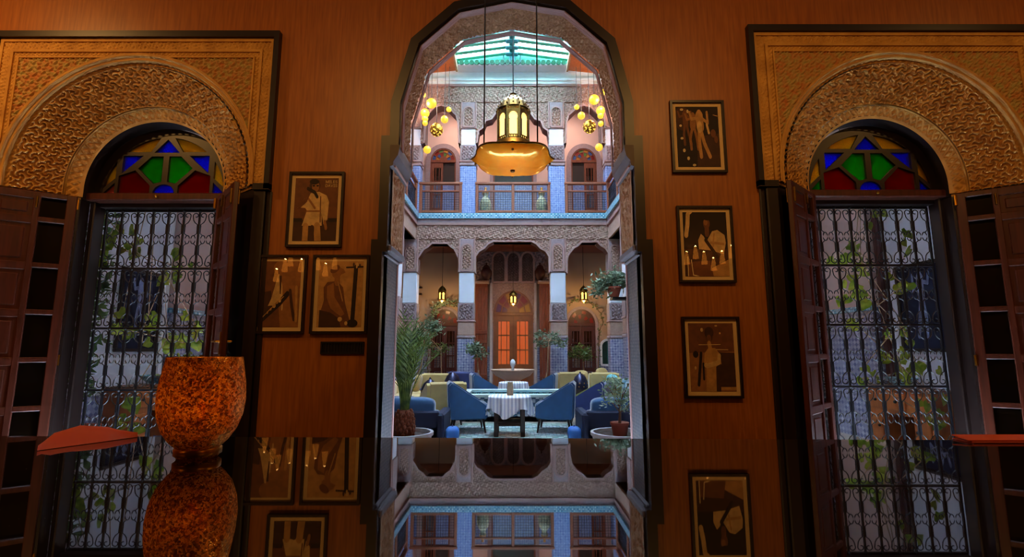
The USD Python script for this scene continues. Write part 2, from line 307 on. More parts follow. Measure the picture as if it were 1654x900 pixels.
# carved intrados
ring = np.array(archF); seglen = np.r_[0, np.cumsum(np.hypot(*np.diff(ring, axis=0).T))]
S = np.arange(0, seglen[-1], 0.0065); XZ = np.stack([np.interp(S, seglen, ring[:, k]) for k in (0, 1)], 1)
tx = np.gradient(XZ, axis=0); tx /= np.linalg.norm(tx, axis=1, keepdims=True); nrm = np.stack([tx[:, 1], -tx[:, 0]], 1)
intr = struct('wall_intrados')
def intrados(y0, y1, h, m, name, step=0.0065):
    Y = np.arange(y0, y1+1e-6, step); SS, YY = np.meshgrid(S-S[-1]/2, Y, indexing='ij'); H = h(SS, YY)
    P = np.stack([XZ[:, None, 0]+nrm[:, None, 0]*H, YY, XZ[:, None, 1]+nrm[:, None, 1]*H], -1); part(name, surf(P), m, intr, smooth=True)
intrados(W+0.055, WR-0.07, lambda s, y: 0.013*arab(s, y-4.635, 0.125, 2.6, 3), archstucco, 'carved_band')
for y0, y1 in ((W-0.03, W+0.055), (WR-0.07, WR+0.02)):
    intrados(y0, y1, lambda s, y: 0.014+0.014*np.cos((y-y0)/(y1-y0)*2*PI*1.5)**2, archbead, 'bead')
# corbels, carved upper jambs and mosaic lower jambs
for sx in (-1, 1):
    j = struct('wall_jamb')
    prof = Polygon([(0, 3.02), (0.03, 3.03), (0.035, 3.07), (0.075, 3.13), (0.085, 3.2), (0.085, 3.225), (0, 3.225)])
    m = prism(affinity.translate(affinity.scale(prof, -sx, 1, origin=(0, 0)), sx*midx, 0), W-0.085, WR+0.03); part('corbel', m, corbelst, j)
    for r, n2 in ((3.12, 'corbel_bead'), (3.04, 'corbel_bead')): part(n2, bx(sx*(midx-.005), sx*(midx-.06 if r > 3.1 else midx-.045), W-0.03, WR+.02, r-.008, r+.008), archbead, j)
    Y = np.arange(W-0.0, WR+.001, 0.007); Z = np.arange(2.30, 3.03, 0.007); YY, ZZ = np.meshgrid(Y, Z)
    P = np.stack([sx*(midx-0.014*np.where((YY < W+.05) | (YY > WR-.05), 0.9, arab(YY-4.64, ZZ-2.66, 0.19, 3, 3))), YY, ZZ], -1)
    part('carved_panel', surf(P), archstucco, j, smooth=True)
    part('ledge', rbox(sx*(botx+.02), sx*(midx-.035), W-0.06, WR+.02, 2.235, 2.30, .012), corbelst, j)
    part('ledge_bead', rbox(sx*(botx+.02), sx*(botx-.025), W-0.02, WR+.02, 2.205, 2.235, .008), corbelst, j)
    part('mosaic_jamb', bx(sx*(botx+.03), sx*botx, W-0.02, WR, 0, 2.22), jambtile, j)
    part('corner_strip', cat_([bx(sx*(botx+.03), sx*(botx-.012), WR-.0, WR+.03, 0, 2.22), bx(sx*(midx+.06), sx*(midx-.016), WR, WR+.03, 2.22, 3.2)]), archbead, j)

# carved stucco surrounds of the two windows
def surround(side):
    b = bays[side]; cx, zs, zb = b['cx'], b['zs'], b['zb']
    word = 'left' if side < 0 else 'right'
    t = thing('stucco_surround', f'gold-lit carved stucco arch panel around the {word} stained-glass window', 'carved panel', (cx, W, zb), kind='structure')
    def cone(t0, t1, h, m, name, ds=0.006):
        nt = max(3, int(abs(t1-t0)*0.594/0.006)); T = np.linspace(t0, t1, nt+1)
        la = (zs-zb); Rm = (R1+R2)/2; s = np.arange(0, 2*la+PI*Rm+1e-9, ds)
        th = np.clip((s-la)/Rm, 0, PI); ux, uz = -np.cos(th), np.sin(th)
        drop = np.where(s < la, la-s, 0)+np.where(s > la+PI*Rm, s-la-PI*Rm, 0)
        RR = R1+(R2-R1)*T; YY = W-0.012+(Y2-W+.012)*T
        H = h(s[:, None]-s[-1]/2, (T-t0)[None, :]*0.594*np.ones((len(s), 1)), T[None, :])
        n_r, n_y = -(Y2-W)/0.594, -(R1-R2)/0.594
        R = RR[None]+H*n_r; Yq = YY[None]+H*n_y
        P = np.stack([cx+ux[:, None]*R, Yq, zs+uz[:, None]*R-drop[:, None]+0*R], -1)
        return part(name, surf(P), m, t, smooth=True)
    fw = 0.594*0.62
    def field(s, v, T):
        e = np.minimum(v, fw-v); return 0.027*np.where(e < 0.012, 0.9, arab(s, v-fw/2, fw/3, 2.9, 3))
    cone(-0.04, 0.10, lambda s, v, T: 0.010+0.012*np.sin(v/0.083*PI*2)**2, stucco, 'outer_bead')
    cone(0.10, 0.15, lambda s, v, T: 0.008*lozenge(s, v, 0.05), stucco, 'thin_border')
    cone(0.15, 0.77, field, stucco, 'carved_field')
    cone(0.77, 0.81, lambda s, v, T: 0.004+0.014*np.sin(v/0.024*PI)**2, stucco, 'inner_bead')
    cone(0.81, 0.97, lambda s, v, T: 0.004+0.012*lozenge(s, v-0.047, 0.085), stucco, 'inner_border')
    cone(0.97, 1.02, lambda s, v, T: 0.016+0*s, stucco, 'arch_lip')
    # the feet of the splayed arch
    for sx in (-1, 1):
        q = Polygon([(cx+sx*(R1+.02), W-.01), (cx+sx*R2, Y2), (cx+sx*(R2+.1), Y2+.02), (cx+sx*(R1+.02), W+.1)]); part('arch_foot', prismz(q, zb-.025, zb), stucco, t)
    ww = Polygon([(b['x0'], zb), (b['x1'], zb), (b['x1'], b['zt']), (b['x0'], b['zt'])])
    hole = unary_union([Point(cx, zs).buffer(R1+0.0, 90), sbox(cx-R1, zb-.2, cx+R1, zs)])
    def loz(u, v, c): return lozenge(u, v, c)
    bands = [(0.0, 0.035, None, 'edge_bead'), (0.035, 0.115, 0.055, 'floral_border'), (0.115, 0.14, None, 'edge_bead'), (0.14, 0.185, 0.04, 'rosette_border'), (0.185, 0.20, None, 'edge_bead')]
    inn = lambda d: sbox(b['x0']+d, zb-1, b['x1']-d, b['zt']-d)
    for a, c, cell, nm in bands:
        reg = ww.intersection(inn(a)).difference(inn(c)).difference(hole)
        if cell: part(nm, carved(reg, W-0.012, cell, 0.012, 0.0085, arab if cell > .05 else lozenge), stucco, t, smooth=True)
        else: part(nm, prism(reg, W-0.03, W+0.01), stucco, t)
    sp = ww.intersection(inn(0.20)).difference(hole)
    for g in getattr(sp, 'geoms', [sp]):
        if g.area > 0.02: part('spandrel', carved(g, W-0.012, 0.10, 0.014, 0.0085, lambda u, v, c: arab(u, v, c, 1.5, 4)), stucco2, t, smooth=True)
    part('backing', prism(ww.difference(hole), W-0.01, W+0.1), stucco, t)
    tr = thing('panel_trim', f'dark wooden edge trim around the {word} carved stucco panel', 'trim', (cx, W, zb), kind='structure')
    o = sbox(b['x0']-.05, zb-.05, b['x1']+.05, b['zt']+.06).difference(sbox(b['x0'], zb-1, b['x1'], b['zt']))
    o = o.difference(sbox(b['jx0'], 0, b['jx1'], zb-.0001)); part('trim_bar', prism(o, W-0.06, W+0.02), darkwood, tr)
    part('foot_bar', prism(unary_union([sbox(b['x0']-.05, zb-.06, b['jx0'], zb), sbox(b['jx1'], zb-.06, b['x1']+.05, zb)]), W-0.06, W+.02), darkwood, tr)
    for xx, sg in ((b['jx0'], -1), (b['jx1'], 1)):
        part('jamb_bar', rbox(xx, xx+sg*0.11, W-0.045, W+0.02, 0, zb-.06, .01), darkwood, tr)
        part('jamb_bar', rbox(xx+sg*0.11, xx+sg*0.16, W-0.02, W+0.02, 0, zb-.06, .01), darkwood, tr)
    # splayed timber jambs, dark soffit
    jm = struct('trim_splay')
    for sx in (-1, 1):
        xo = b['jx0'] if sx < 0 else b['jx1']
        q = Polygon([(xo, W), (cx+sx*R2, Y2), (cx+sx*R2, WR), (cx+sx*(R2+.05), WR), (cx+sx*(R2+.05), Y2+.02), (xo+sx*.03, W+.08)]); part('splay_board', prismz(q, 0, zb-.025), darkwood, jm)
    arcring = Point(cx, zs).buffer(R2+.045, 40).difference(Point(cx, zs).buffer(R2-.005, 40)).intersection(sbox(cx-2, zs-.0, cx+2, zs+2))
    st = unary_union([sbox(cx-R2-.045, zb-.02, cx-R2+.005, zs), sbox(cx+R2-.005, zb-.02, cx+R2+.045, zs)])
    part('arch_soffit', prism(unary_union([arcring, st]), Y2+.005, WR+.1), darkwood, jm)
for s in (-1, 1): surround(s)

# stained-glass lunettes, window frames
YG = 4.93
def lunette(side, n):
    b = bays[side]; cx = b['cx']-(0.0 if side < 0 else -0.02); word = 'left' if side < 0 else 'right'
    z0 = 2.93 if side < 0 else 2.965; R = 0.655
    win = struct(f'window_{n}')
    T = lambda pts: affinity.translate(affinity.scale(Polygon(pts), R, R, origin=(0, 0)), cx, z0)
    arc = lambda r: affinity.translate(affinity.scale(Point(0, 0).buffer(1, 48).intersection(sbox(-1, 0, 1, 1)), r, r, origin=(0, 0)), cx, z0)
    disc = arc(R*0.95)
    spec = []
    for s in (-1, 1):
        c3 = {(-1, -1): 'p', (-1, 1): 'b', (1, -1): 'g', (1, 1): 'b'}[(side, s)]
        f = lambda pts: [(s*x, y) for x, y in pts]
        spec += [('y', f([(0.1, 0.96), (0.25, 0.71), (0.66, 0.71), (0.66, 1), (0.1, 1)])), ('b', f([(0.36, 0.65), (0.68, 0.65), (0.68, 0.36)])),
                 ('g', f([(0.045, 0.64), (0.23, 0.64), (0.43, 0.44), (0.17, 0.19), (0.045, 0.22)])), ('r', f([(0.72, 0.03), (0.72, 0.32), (0.47, 0.41), (0.22, 0.16), (0.22, 0.03)])),
                 ('y', f([(0.77, 0.62), (0.77, 0.28), (1.0, 0.07), (1.0, 0.62)])), (c3, f([(0.77, 0.03), (0.95, 0.03), (0.77, 0.21)]))]
    spec += [('b', [(0, 0.92), (-0.2, 0.70), (0.2, 0.70)]), ('b', [(0.17*math.cos(a), 0.03+0.15*math.sin(a)) for a in np.linspace(0, PI, 14)])]
    panes = [(c, T(p).intersection(disc)) for c, p in spec]
    lead = arc(R+.06).difference(unary_union([p for _, p in panes]))
    part('tracery', prism(lead, YG-0.03, YG+0.03), darkwood, win)
    for c, p in panes: part('pane', prism(p.buffer(0.006), YG-0.006, YG+0.006), STAIN[c], win)
    part('transom', rbox(cx-R-.08, cx+R+.08, YG-0.11, YG+0.06, z0-.075, z0+.005, .012), doorwood, win)
    part('transom_knob', ball((cx, YG-.12, z0-.035), .014, 1), brass, win)
    for sx in (-1, 1): part('window_jamb', rbox(cx+sx*(R+.055), cx+sx*(R-.0), YG-.06, YG+.08, 0.0, z0-.07, .01), darkwood, win)
    part('sill', rbox(cx-R-.05, cx+R+.05, YG-.1, YG+.12, -0.0, 0.1, .01), doorwood, win)
    part('head_shade', bx(cx-R, cx+R, YG-.0, YG+.10, z0-.115, z0-.075), darkwood, win)
    # wrought-iron grille
    g = thing('window_grille', f'black wrought-iron scroll grille of the {word} window under the stained glass', 'grille', (cx, YG+.09, 0.12))
    x0, x1 = cx-R+.01, cx+R-.01; yg = YG+.09; zt = z0-.13
    nb = 8; xs = np.linspace(x0, x1, nb+1)
    for x in xs: part('bar', bx(x-.008, x+.008, yg-.008, yg+.008, .1, zt), iron, g)
    pitch = 0.61; k = 0; rows = []
    z = zt
    while z > 0.2: rows.append(z); z -= pitch
    for z in rows+[0.12]: part('cross_bar', bx(x0, x1, yg-.012, yg+.012, z-.011, z+.011), iron, g)
    w = (x1-x0)/nb
    def curl(cx_, cz, r, flip, up):
        a = np.linspace(0, 1.6*PI, 12); rr = r*(1-.62*a/a[-1]); return np.stack([cx_+flip*rr*np.cos(a), np.full(12, yg), cz+up*rr*np.sin(a)], 1)
    for z in rows:
        for i in range(nb):
            xm = (xs[i]+xs[i+1])/2; ms = []
            for f in (-1, 1):
                c = curl(xm-f*w*.27, z-.052, .033, f, 1); ms.append(tube(c, .0055, 4))
                ms.append(tube([(xm-f*w*.27+f*.033, yg, z-.052), (xm-f*.02, yg, z-.10), (xm-f*.036, yg, z-.125)], .0055, 4))
                c = curl(xm-f*w*.27, z-pitch+.052, .033, f, -1); ms.append(tube(c, .0055, 4))
                ms.append(tube([(xm-f*w*.27+f*.033, yg, z-pitch+.052), (xm-f*.02, yg, z-pitch+.10), (xm-f*.036, yg, z-pitch+.125)], .0055, 4))
                a = np.linspace(0, 2*PI, 12, endpoint=False); ms.append(tube(np.stack([xm+f*.030+.024*np.cos(a), 0*a+yg, z-.305+.044*np.sin(a)], 1), .0055, 4, closed=True))
            ms.append(tube([(xm-.036, yg, z-.125), (xm-.062, yg, z-.145), (xm-.064, yg, z-.24), (xm-.035, yg, z-.265)], .0055, 4)); ms.append(tube([(xm+.036, yg, z-.125), (xm+.062, yg, z-.145), (xm+.064, yg, z-.24), (xm+.035, yg, z-.265)], .0055, 4))
            ms.append(tube([(xm-.036, yg, z-pitch+.125), (xm-.062, yg, z-pitch+.145), (xm-.064, yg, z-.37), (xm-.035, yg, z-.345)], .0055, 4)); ms.append(tube([(xm+.036, yg, z-pitch+.125), (xm+.062, yg, z-pitch+.145), (xm+.064, yg, z-.37), (xm+.035, yg, z-.345)], .0055, 4))
            part('scroll', cat_(ms), iron, g)
            part('collar', ball((xs[i], yg, z), .02, 1), iron, g)
lunette(-1, 1); lunette(1, 2)

# shutter doors folded back on the splays
def shutter(n, hinge, edge, zt, glass_first, handle=False):
    """a tall leaf from hinge (x, y) to its free edge; columns of panes and of raised panels"""
    hx, hy = hinge; d = np.array(edge)-np.array(hinge); wd = np.hypot(*d); a = math.atan2(d[1], d[0])
    t = thing(f'door_{n}', loc=(hx, hy, 0.02), rz=a, kind='structure', local=True)
    th = 0.022; H = zt-0.02
    st = .075; mid = wd*0.44
    for x in (0, mid-.02, wd-st): part('stile', rbox(x, x+(st if x != mid-.02 else .05), -th, th, 0, H, .006), doorwood, t)
    rails = [H, H-.24, H-.68, H-1.12, H-1.56, H-2.0, H-2.44, .12]
    for z in rails:
        part('rail', rbox(st-.01, mid-.01, -th+.002, th-.002, z-.05, z, .006), doorwood, t); part('rail', rbox(mid+.02, wd-st+.01, -th+.002, th-.002, z-.075, z, .006), doorwood, t)
    for z1, z0 in zip(rails[:-1], rails[1:]):
        part('pane', bx(st-.01, mid-.01, -.003, .003, z0-.01, z1-.04), doorglass, t)
        p = part('panel', rbox(mid+.02, wd-st+.01, -.008, .008, z0-.01, z1-.06, .006), doorwood, t)
        part('raised_field', rbox(mid+.06, wd-st-.03, -.016, .016, z0+.03, z1-.105, .012), doorwood, p)
    part('hinge', tube([(.0, -th-.01, H-.12), (.0, -th-.01, H-.02)], .014, 8), brass, t); part('hinge', tube([(.0, -th-.01, 1.2), (.0, -th-.01, 1.3)], .014, 8), brass, t)
    part('bolt', rbox(wd-.05, wd-.03, -th-.018, th+.018, H-.2, H-.06, .004), oldbrass, t); part('bolt', rbox(mid-.005, mid+.012, -th-.018, th+.018, H-.16, H-.05, .004), oldbrass, t)
    if handle:
        hh = part('handle', cat_([rbox(wd-.055, wd-.025, -th-.008, th+.008, 1.3, 1.5, .004), tube([(wd-.04, -.06, 1.42), (wd-.04, .06, 1.42)], .009, 8), tube([(wd-.04, -.06, 1.42), (wd-.13, -.066, 1.42)], .009, 8), tube([(wd-.04, .06, 1.42), (wd-.13, .066, 1.42)], .009, 8)]), brass, t, label='brass lever handle')
    return t
shutter(1, (CXL-R2-.0, 4.735), (-4.80, 4.36), 2.86, True)
shutter(2, (CXL+R2-.035, 4.74), (-2.455, 4.26), 2.86, True, handle=True)
shutter(3, (CXR-R2+.04, 4.75), (2.50, 4.31), 2.89, True)
shutter(4, (CXR+R2+.0, 4.735), (4.89, 4.36), 2.89, True)

# ------------------------------------------------------------------ framed photographs
def limb(pts, w): return LineString(pts).buffer(w)
def ell(x, y, a, b, r=0): return affinity.rotate(affinity.translate(affinity.scale(Point(0, 0).buffer(1, 10), a, b), x, y), r)
def picture(cx, zc, bg, shapes, label, text=None):
    w, h = 0.505, 0.705
    t = thing('framed_photograph', label, 'picture', (cx, W, zc-h/2))
    outer, inner = sbox(-w/2, -h/2, w/2, h/2), sbox(-w/2+.022, -h/2+.022, w/2-.022, h/2-.022)
    mv = lambda g: affinity.translate(g, cx, zc)
    part('frame', prism(mv(outer.difference(inner)), W-.032, W-.0), framewood, t)
    part('mount', prism(mv(inner), W-.012, W), cream, t)
    pw, ph = w-.044-.066, h-.044-.07
    pr = part('print', prism(mv(sbox(-pw/2, -ph/2, pw/2, ph/2)), W-.0135, W-.012), prints[bg], t)
    clip = sbox(0, 0, 1, 1)
    k = 0
    for tone, g in shapes:
        k += 1; g = affinity.scale(g.buffer(0).intersection(clip), pw, ph, origin=(0, 0)); g = mv(affinity.translate(g, -pw/2, -ph/2))
        if not g.is_empty: part('tone', prism(g, W-.0135-.00025*k, W-.0133), prints[tone], pr)
    if text:
        for q, s in enumerate(text):
            m = meshkit.text_mesh(s, .026, .0006, bold=True); v = m.vertices.copy(); m.vertices = np.stack([v[:, 0], -v[:, 2], v[:, 1]], 1)
            m.apply_translation((cx+pw/2-.012-m.extents[0]-m.bounds[0][0]*0, W-.0175, zc+ph/2-.05-.036*q)); part('lettering', m, prints['light'], pr)
    part('glass', prism(mv(inner), W-.022, W-.019), picglass, t)
U = unary_union
suit = Polygon([(.30, .72), (.42, .78), (.56, .78), (.74, .72), (.80, .62), (.78, .34), (.70, .26), (.64, .45), (.66, .24), (.20, .24), (.30, .48), (.26, .52), (.08, .53), (.22, .66)])
picture((-2.024-1.559)/2, 2.637, 'brown', [('dark', sbox(0, 0, 1, .33)), ('black', sbox(0, .30, .2, .36)), ('black', sbox(.8, .30, 1, .36)), ('light', suit), ('brown', limb([(.60, .7), (.62, .30)], .012)), ('sepia', limb([(.33, .66), (.48, .52)], .02)), ('sepia', limb([(.62, .47), (.30, .47)], .012)), ('tan', U([limb([(.29, .22), (.29, -.1)], .065), limb([(.55, .22), (.60, -.1)], .075)])), ('dark', limb([(.44, .2), (.44, 0)], .05)), ('brown', limb([(.12, .55), (.26, .64), (.34, .79)], .035)), ('sepia', limb([(.73, .3), (.76, .2)], .03)),
    ('dark', ell(.45, .88, .12, .095)), ('sepia', ell(.475, .86, .085, .085)), ('black', ell(.44, .94, .11, .045)), ('black', U([ell(.43, .875, .03, .014), ell(.52, .875, .03, .014)])), ('black', limb([(.30, .83), (.46, .77), (.52, .70)], .028))],
    'framed sepia photograph of a person in a pale suit, hand raised to mouth', ['MILES', 'DAVIS'])
sax = U([limb([(.72, .50), (.55, .36), (.30, .20), (.12, .08)], .045), ell(.12, .10, .13, .07, 35)])
picture((-2.341-1.834)/2, 1.86, 'brown', [('dark', Polygon([(0, .5), (.35, .55), (.4, .2), (0, .15)])), ('sepia', Polygon([(.55, 1), (1, 1), (1, 0), (.6, 0), (.5, .5)])), ('light', Polygon([(.43, .62), (.50, .85), (.60, .62), (.62, .44), (.47, .33), (.30, .32), (.36, .42)])), ('dark', Polygon([(.52, .78), (.55, .5), (.57, .5), (.57, .78)])), ('sepia', ell(.5, .9, .12, .1)), ('black', sax), ('tan', limb([(.64, .46), (.33, .25), (.14, .11)], .008)), ('light', U([ell(.44, .32, .035, .03), ell(.56, .40, .03, .03), ell(.62, .3, .02, .05)])), ('tan', U([ell(.3+.07*i, .22+.05*i, .018, .02) for i in range(5)])), ('dark', limb([(.78, .55), (.84, .3), (.9, .12)], .03)), ('tan', limb([(.92, .6), (.95, .1)], .03))],
    'framed sepia photograph of a saxophone held across a pale shirt, lower left of its pair')
picture((-1.787-1.274)/2, 1.86, 'tan', [('brown', Polygon([(.12, .60), (.20, .68), (.42, .70), (.56, .60), (.62, .36), (.72, .14), (.80, .0), (.05, 0), (.08, .25), (.14, .4)])), ('sepia', Polygon([(.2, .62), (.34, .67), (.38, .45), (.5, .33), (.62, .2), (.54, .16), (.3, .28), (.2, .45)])), ('dark', Polygon([(.05, .26), (.3, .22), (.48, .14), (.55, 0), (.05, 0)])), ('sepia', U([ell(.41, .83, .115, .085, 20), Polygon([(.46, .78), (.60, .83), (.56, .88), (.48, .9)]), limb([(.42, .78), (.42, .68)], .06)])), ('brown', ell(.36, .88, .11, .055, 20)), ('tan', limb([(.44, .68), (.56, .4)], .012)), ('black', U([limb([(.835, .90), (.80, .10)], .045), limb([(.62, .905), (1.0, .915)], .012), ell(.80, .06, .12, .06)])), ('light', U([ell(.86, .95, .03, .03), ell(.85, .92, .02, .03)])), ('light', U([ell(.52, .12, .05, .035), ell(.66, .06, .035, .03)])), ('dark', U([ell(.78, .95, .02, .03), ell(.92, .94, .02, .02)]))],
    'framed photograph of a seated person in profile beside a tall dark pole, above vent')
def standing(x, y, s, lean=0): return U([ell(x, y+.30*s, .045*s, .04*s), limb([(x, y+.25*s), (x-lean*.3, y+.08*s)], .075*s), limb([(x-.02, y+.06*s), (x-.06*s-lean, y-.15*s), (x-.04*s-lean, y-.34*s)], .032*s), limb([(x+.02, y+.06*s), (x+.08*s, y-.15*s), (x+.14*s-lean, y-.34*s)], .032*s), limb([(x+.05, y+.22*s), (x+.17*s, y+.14*s), (x+.16*s, y+.30*s)], .022*s), limb([(x-.05, y+.22*s), (x-.16*s, y+.2*s), (x-.2*s, y+.3*s)], .022*s)])
picture(1.734, 3.336, 'black', [('dark', Polygon([(.5, .5), (1, .55), (1, 0), (.45, 0)])), ('dark', ell(.15, .8, .2, .2)), ('brown', standing(.22, .66, .85)), ('sepia', standing(.40, .60, .9, .03)), ('tan', standing(.55, .56, 1.15, -.05)), ('light', ell(.55, .66, .06, .10)), ('light', limb([(.72, .70), (.76, .56)], .025)), ('pale', U([ell(.12, .47, .035, .02), ell(.16, .27, .03, .03), ell(.25, .14, .03, .03), ell(.1, .68, .03, .02), ell(.28, .92, .025, .03), ell(.14, .95, .04, .02), ell(.38, .03, .04, .02)])), ('brown', U([ell(.86, .55, .06, .07), ell(.92, .45, .04, .06)])), ('tan', limb([(.88, .86), (.98, .84)], .006))],
    'framed dark photograph of dancing figures, topmost of three right of the arch')
picture(1.7505, 2.314, 'black', [('dark', sbox(0, 0, 1, .42)), ('light', Polygon([(.33, .56), (.40, .66), (.46, .62), (.52, .54), (.66, .70), (.78, .72), (.94, .64), (.96, .52), (.90, .34), (.62, .40), (.34, .42)])), ('tan', limb([(.62, .52), (.9, .5)], .02)), ('tan', limb([(.7, .66), (.66, .46)], .015)), ('brown', U([ell(.54, .82, .075, .085), limb([(.54, .74), (.54, .66)], .05)])), ('sepia', ell(.52, .84, .045, .05)), ('black', ell(.56, .90, .08, .03)), ('light', U([limb([(.12, .96), (.1, .8), (.06, .64)], .045), limb([(.12, .96), (.2, 1.)], .018)])), ('tan', Polygon([(.60, .12), (1, .26), (1, 0), (.64, 0)])), ('brown', Polygon([(.08, .22), (.58, .24), (.64, .0), (.08, 0)])), ('pale', U([limb([(.15, .25), (.18, .02)], .010), limb([(.18, .02), (.3, .0)], .01), limb([(.07, .3), (.07, 0)], .01)])), ('black', limb([(.5, .56), (.75, .3)], .03))],
    'framed dark photograph of a seated person in white, middle of three right of arch')
picture(1.75, 1.305, 'sepia', [('brown', Polygon([(0, 1), (1, 1), (1, .58), (0, .56)])), ('dark', Polygon([(.66, .57), (1, .56), (1, .07), (.62, .05)])), ('tan', sbox(.64, .02, 1, .065)), ('black', U([limb([(.26, .55), (.18, .1)], .03), ell(.14, .54, .06, .05), limb([(.3, .4), (.3, .18)], .02)])), ('tan', Polygon([(.34, .56), (.44, .64), (.58, .63), (.68, .54), (.70, .40), (.62, .36), (.62, .0), (.34, .0), (.36, .34), (.32, .42)])), ('dark', Polygon([(.58, .36), (.68, .4), (.66, 0), (.56, 0)])), ('light', U([limb([(.66, .52), (.64, .42), (.38, .37)], .035), ell(.36, .38, .045, .035)])), ('dark', U([ell(.46, .86, .10, .085), ell(.46, .79, .07, .07)])), ('brown', ell(.45, .77, .055, .06)), ('tan', limb([(.45, .7), (.47, .62)], .04)), ('light', U([limb([(.22, .68), (.70, .685)], .006), limb([(.6, .61), (.86, .605)], .006), ell(.3, .9, .03, .03), ell(.62, .96, .03, .012), ell(.7, .85, .02, .015)])), ('light', ell(.12, .34, .022, .025))],
    'framed brown photograph of a standing musician, lowest of three right of arch')

v = thing('wall_vent', 'small dark louvred air vent low on the wood wall below the left photographs', 'vent', ((-1.681-1.3)/2, W, 1.331))
part('vent_frame', prism(sbox(-1.681, 1.331, -1.3, 1.439).difference(sbox(-1.667, 1.345, -1.314, 1.425)), W-.015, W), ventm, v); part('vent_back', bx(-1.667, -1.314, W-.004, W, 1.345, 1.425), ventm, v)
for k in range(14): part('louvre', bx(-1.66+k*.0255, -1.655+k*.0255, W-.012, W-.003, 1.345, 1.425), ventm, v)

# ------------------------------------------------------------------ bar counter and what stands on it
BZ = 1.145
t = thing('bar_counter', 'long polished black lacquer bar top mirroring the courtyard', 'bar counter', (0, .7, 0))
q = Polygon([(-3.4, -.35), (3.4, -.5), (3.4, 1.355-.024*3.4), (-3.4, 1.355+.024*3.4)])
part('bar_top', prismz(q, BZ-.045, BZ), barblack, t); part('bar_front', prismz(affinity.scale(q, .98, .86), 0.1, BZ-.045), darkwood, t); part('kick_plate', prismz(affinity.scale(q, .96, .8), 0, .1), framewood, t)
# crackle-glass candle holder
gc = flr(319, 739, BZ)
crackle = usdkit.material(stage, L('crackle_glass'), {'g': ('geometry', {}), 'nz': ('noise_texture', {'scale': 30.0}), 'mx': ('vector_math', {'math_type': 'multiply_add', 'vector2': (.015, .015, .015)}), 'v': ('voronoi_texture', {'scale': 240.0, 'feature': 'distance_to_edge'}), 'v2': ('voronoi_texture', {'scale': 250.0}),
    'r': ('rgb_ramp', {'ramp': [(0.0, (1, 1, 1)), (.08, (.85, .85, .8)), (.25, (.42, .38, .3)), (1, (.34, .28, .22))]}), 'r2': ('rgb_ramp', {'ramp': [(.3, (.10, .03, .004)), (.5, (.6, .26, .04)), (.72, (1, .66, .2))]}),
    'mm': ('mix', {'mix_type': 'multiply', 'fac': 1.0}), 'b': ('bump', {'strength': .5, 'distance': .003}), 't': ('translucent_bsdf', {}), 'g2': ('glossy_bsdf', {'color': (.85, .48, .14), 'roughness': .22}), 'g3': ('glossy_bsdf', {'color': (1, .9, .8), 'roughness': .04}), 'b2': ('mix_closure', {'fac': .38}), 'tr': ('transparent_bsdf', {'color': (.5, .16, .02)}),
    'a': ('mix_closure', {'fac': .22}), 'f': ('fresnel', {'IOR': 1.55}), 'om': ('math', {'math_type': 'subtract', 'value1': 1.0}), 'fm': ('math', {'math_type': 'multiply'}), 'm': ('mix_closure', {})},
    [('g.position', 'nz.vector'), ('nz.color', 'mx.vector1'), ('g.position', 'mx.vector3'), ('mx.vector', 'v.vector'), ('mx.vector', 'v2.vector'), ('v.distance', 'r.fac'), ('v2.color', 'r2.fac'), ('r2.color', 'mm.color1'), ('r.color', 'mm.color2'), ('mm.color', 't.color'), ('v.distance', 'b.height'), ('b.normal', 'g2.normal'), ('t.BSDF', 'a.closure1'), ('tr.BSDF', 'a.closure2'), ('g.backfacing', 'om.value2'), ('om.value', 'fm.value1'), ('f.fac', 'fm.value2'), ('fm.value', 'm.fac'), ('a.closure', 'b2.closure1'), ('g2.BSDF', 'b2.closure2'), ('b2.closure', 'm.closure1'), ('g3.BSDF', 'm.closure2')], surface='m.closure')
c = thing('candle_holder', 'large amber crackle-glass candle holder glowing on the polished bar', 'candle holder', gc)
h = .232
prof = [(.0, .004), (.046, .002), (.05, .006), (.048, .018), (.05, .024), (.066, .038), (.084, .062), (.096, .095), (.1005, .13), (.098, .17), (.091, .21), (.087, h), (.084, h), (.088, .208), (.095, .17), (.0975, .13), (.093, .097), (.08, .066), (.06, .042), (.0, .034)]
prof = [(a_*.85, b_*.93) for a_, b_ in prof]
part('glass_body', lathe(prof, gc, 64), crackle, c, smooth=True)
part('base_ring', lathe([(.040, .006), (.046, .008), (.046, .020), (.041, .024)], gc, 48), brass, c, smooth=True)
part('candle', lathe([(0, .034), (.03, .034), (.03, .085), (.0, .083)], gc, 24), wax, c); part('flame', lathe([(0, .085), (.008, .094), (.009, .102), (.004, .118), (0, .126)], gc, 12), flame, c, smooth=True)
cl = UsdLux.SphereLight.Define(stage, str(c.GetPath())+'/candle_light'); cl.CreateRadiusAttr(.03); cl.CreateIntensityAttr(9.5*ROOM); cl.CreateColorAttr(Gf.Vec3f(1, .5, .14)); cl.AddTranslateOp().Set(Gf.Vec3d(0, 0, .135)); cl.CreateNormalizeAttr(False)
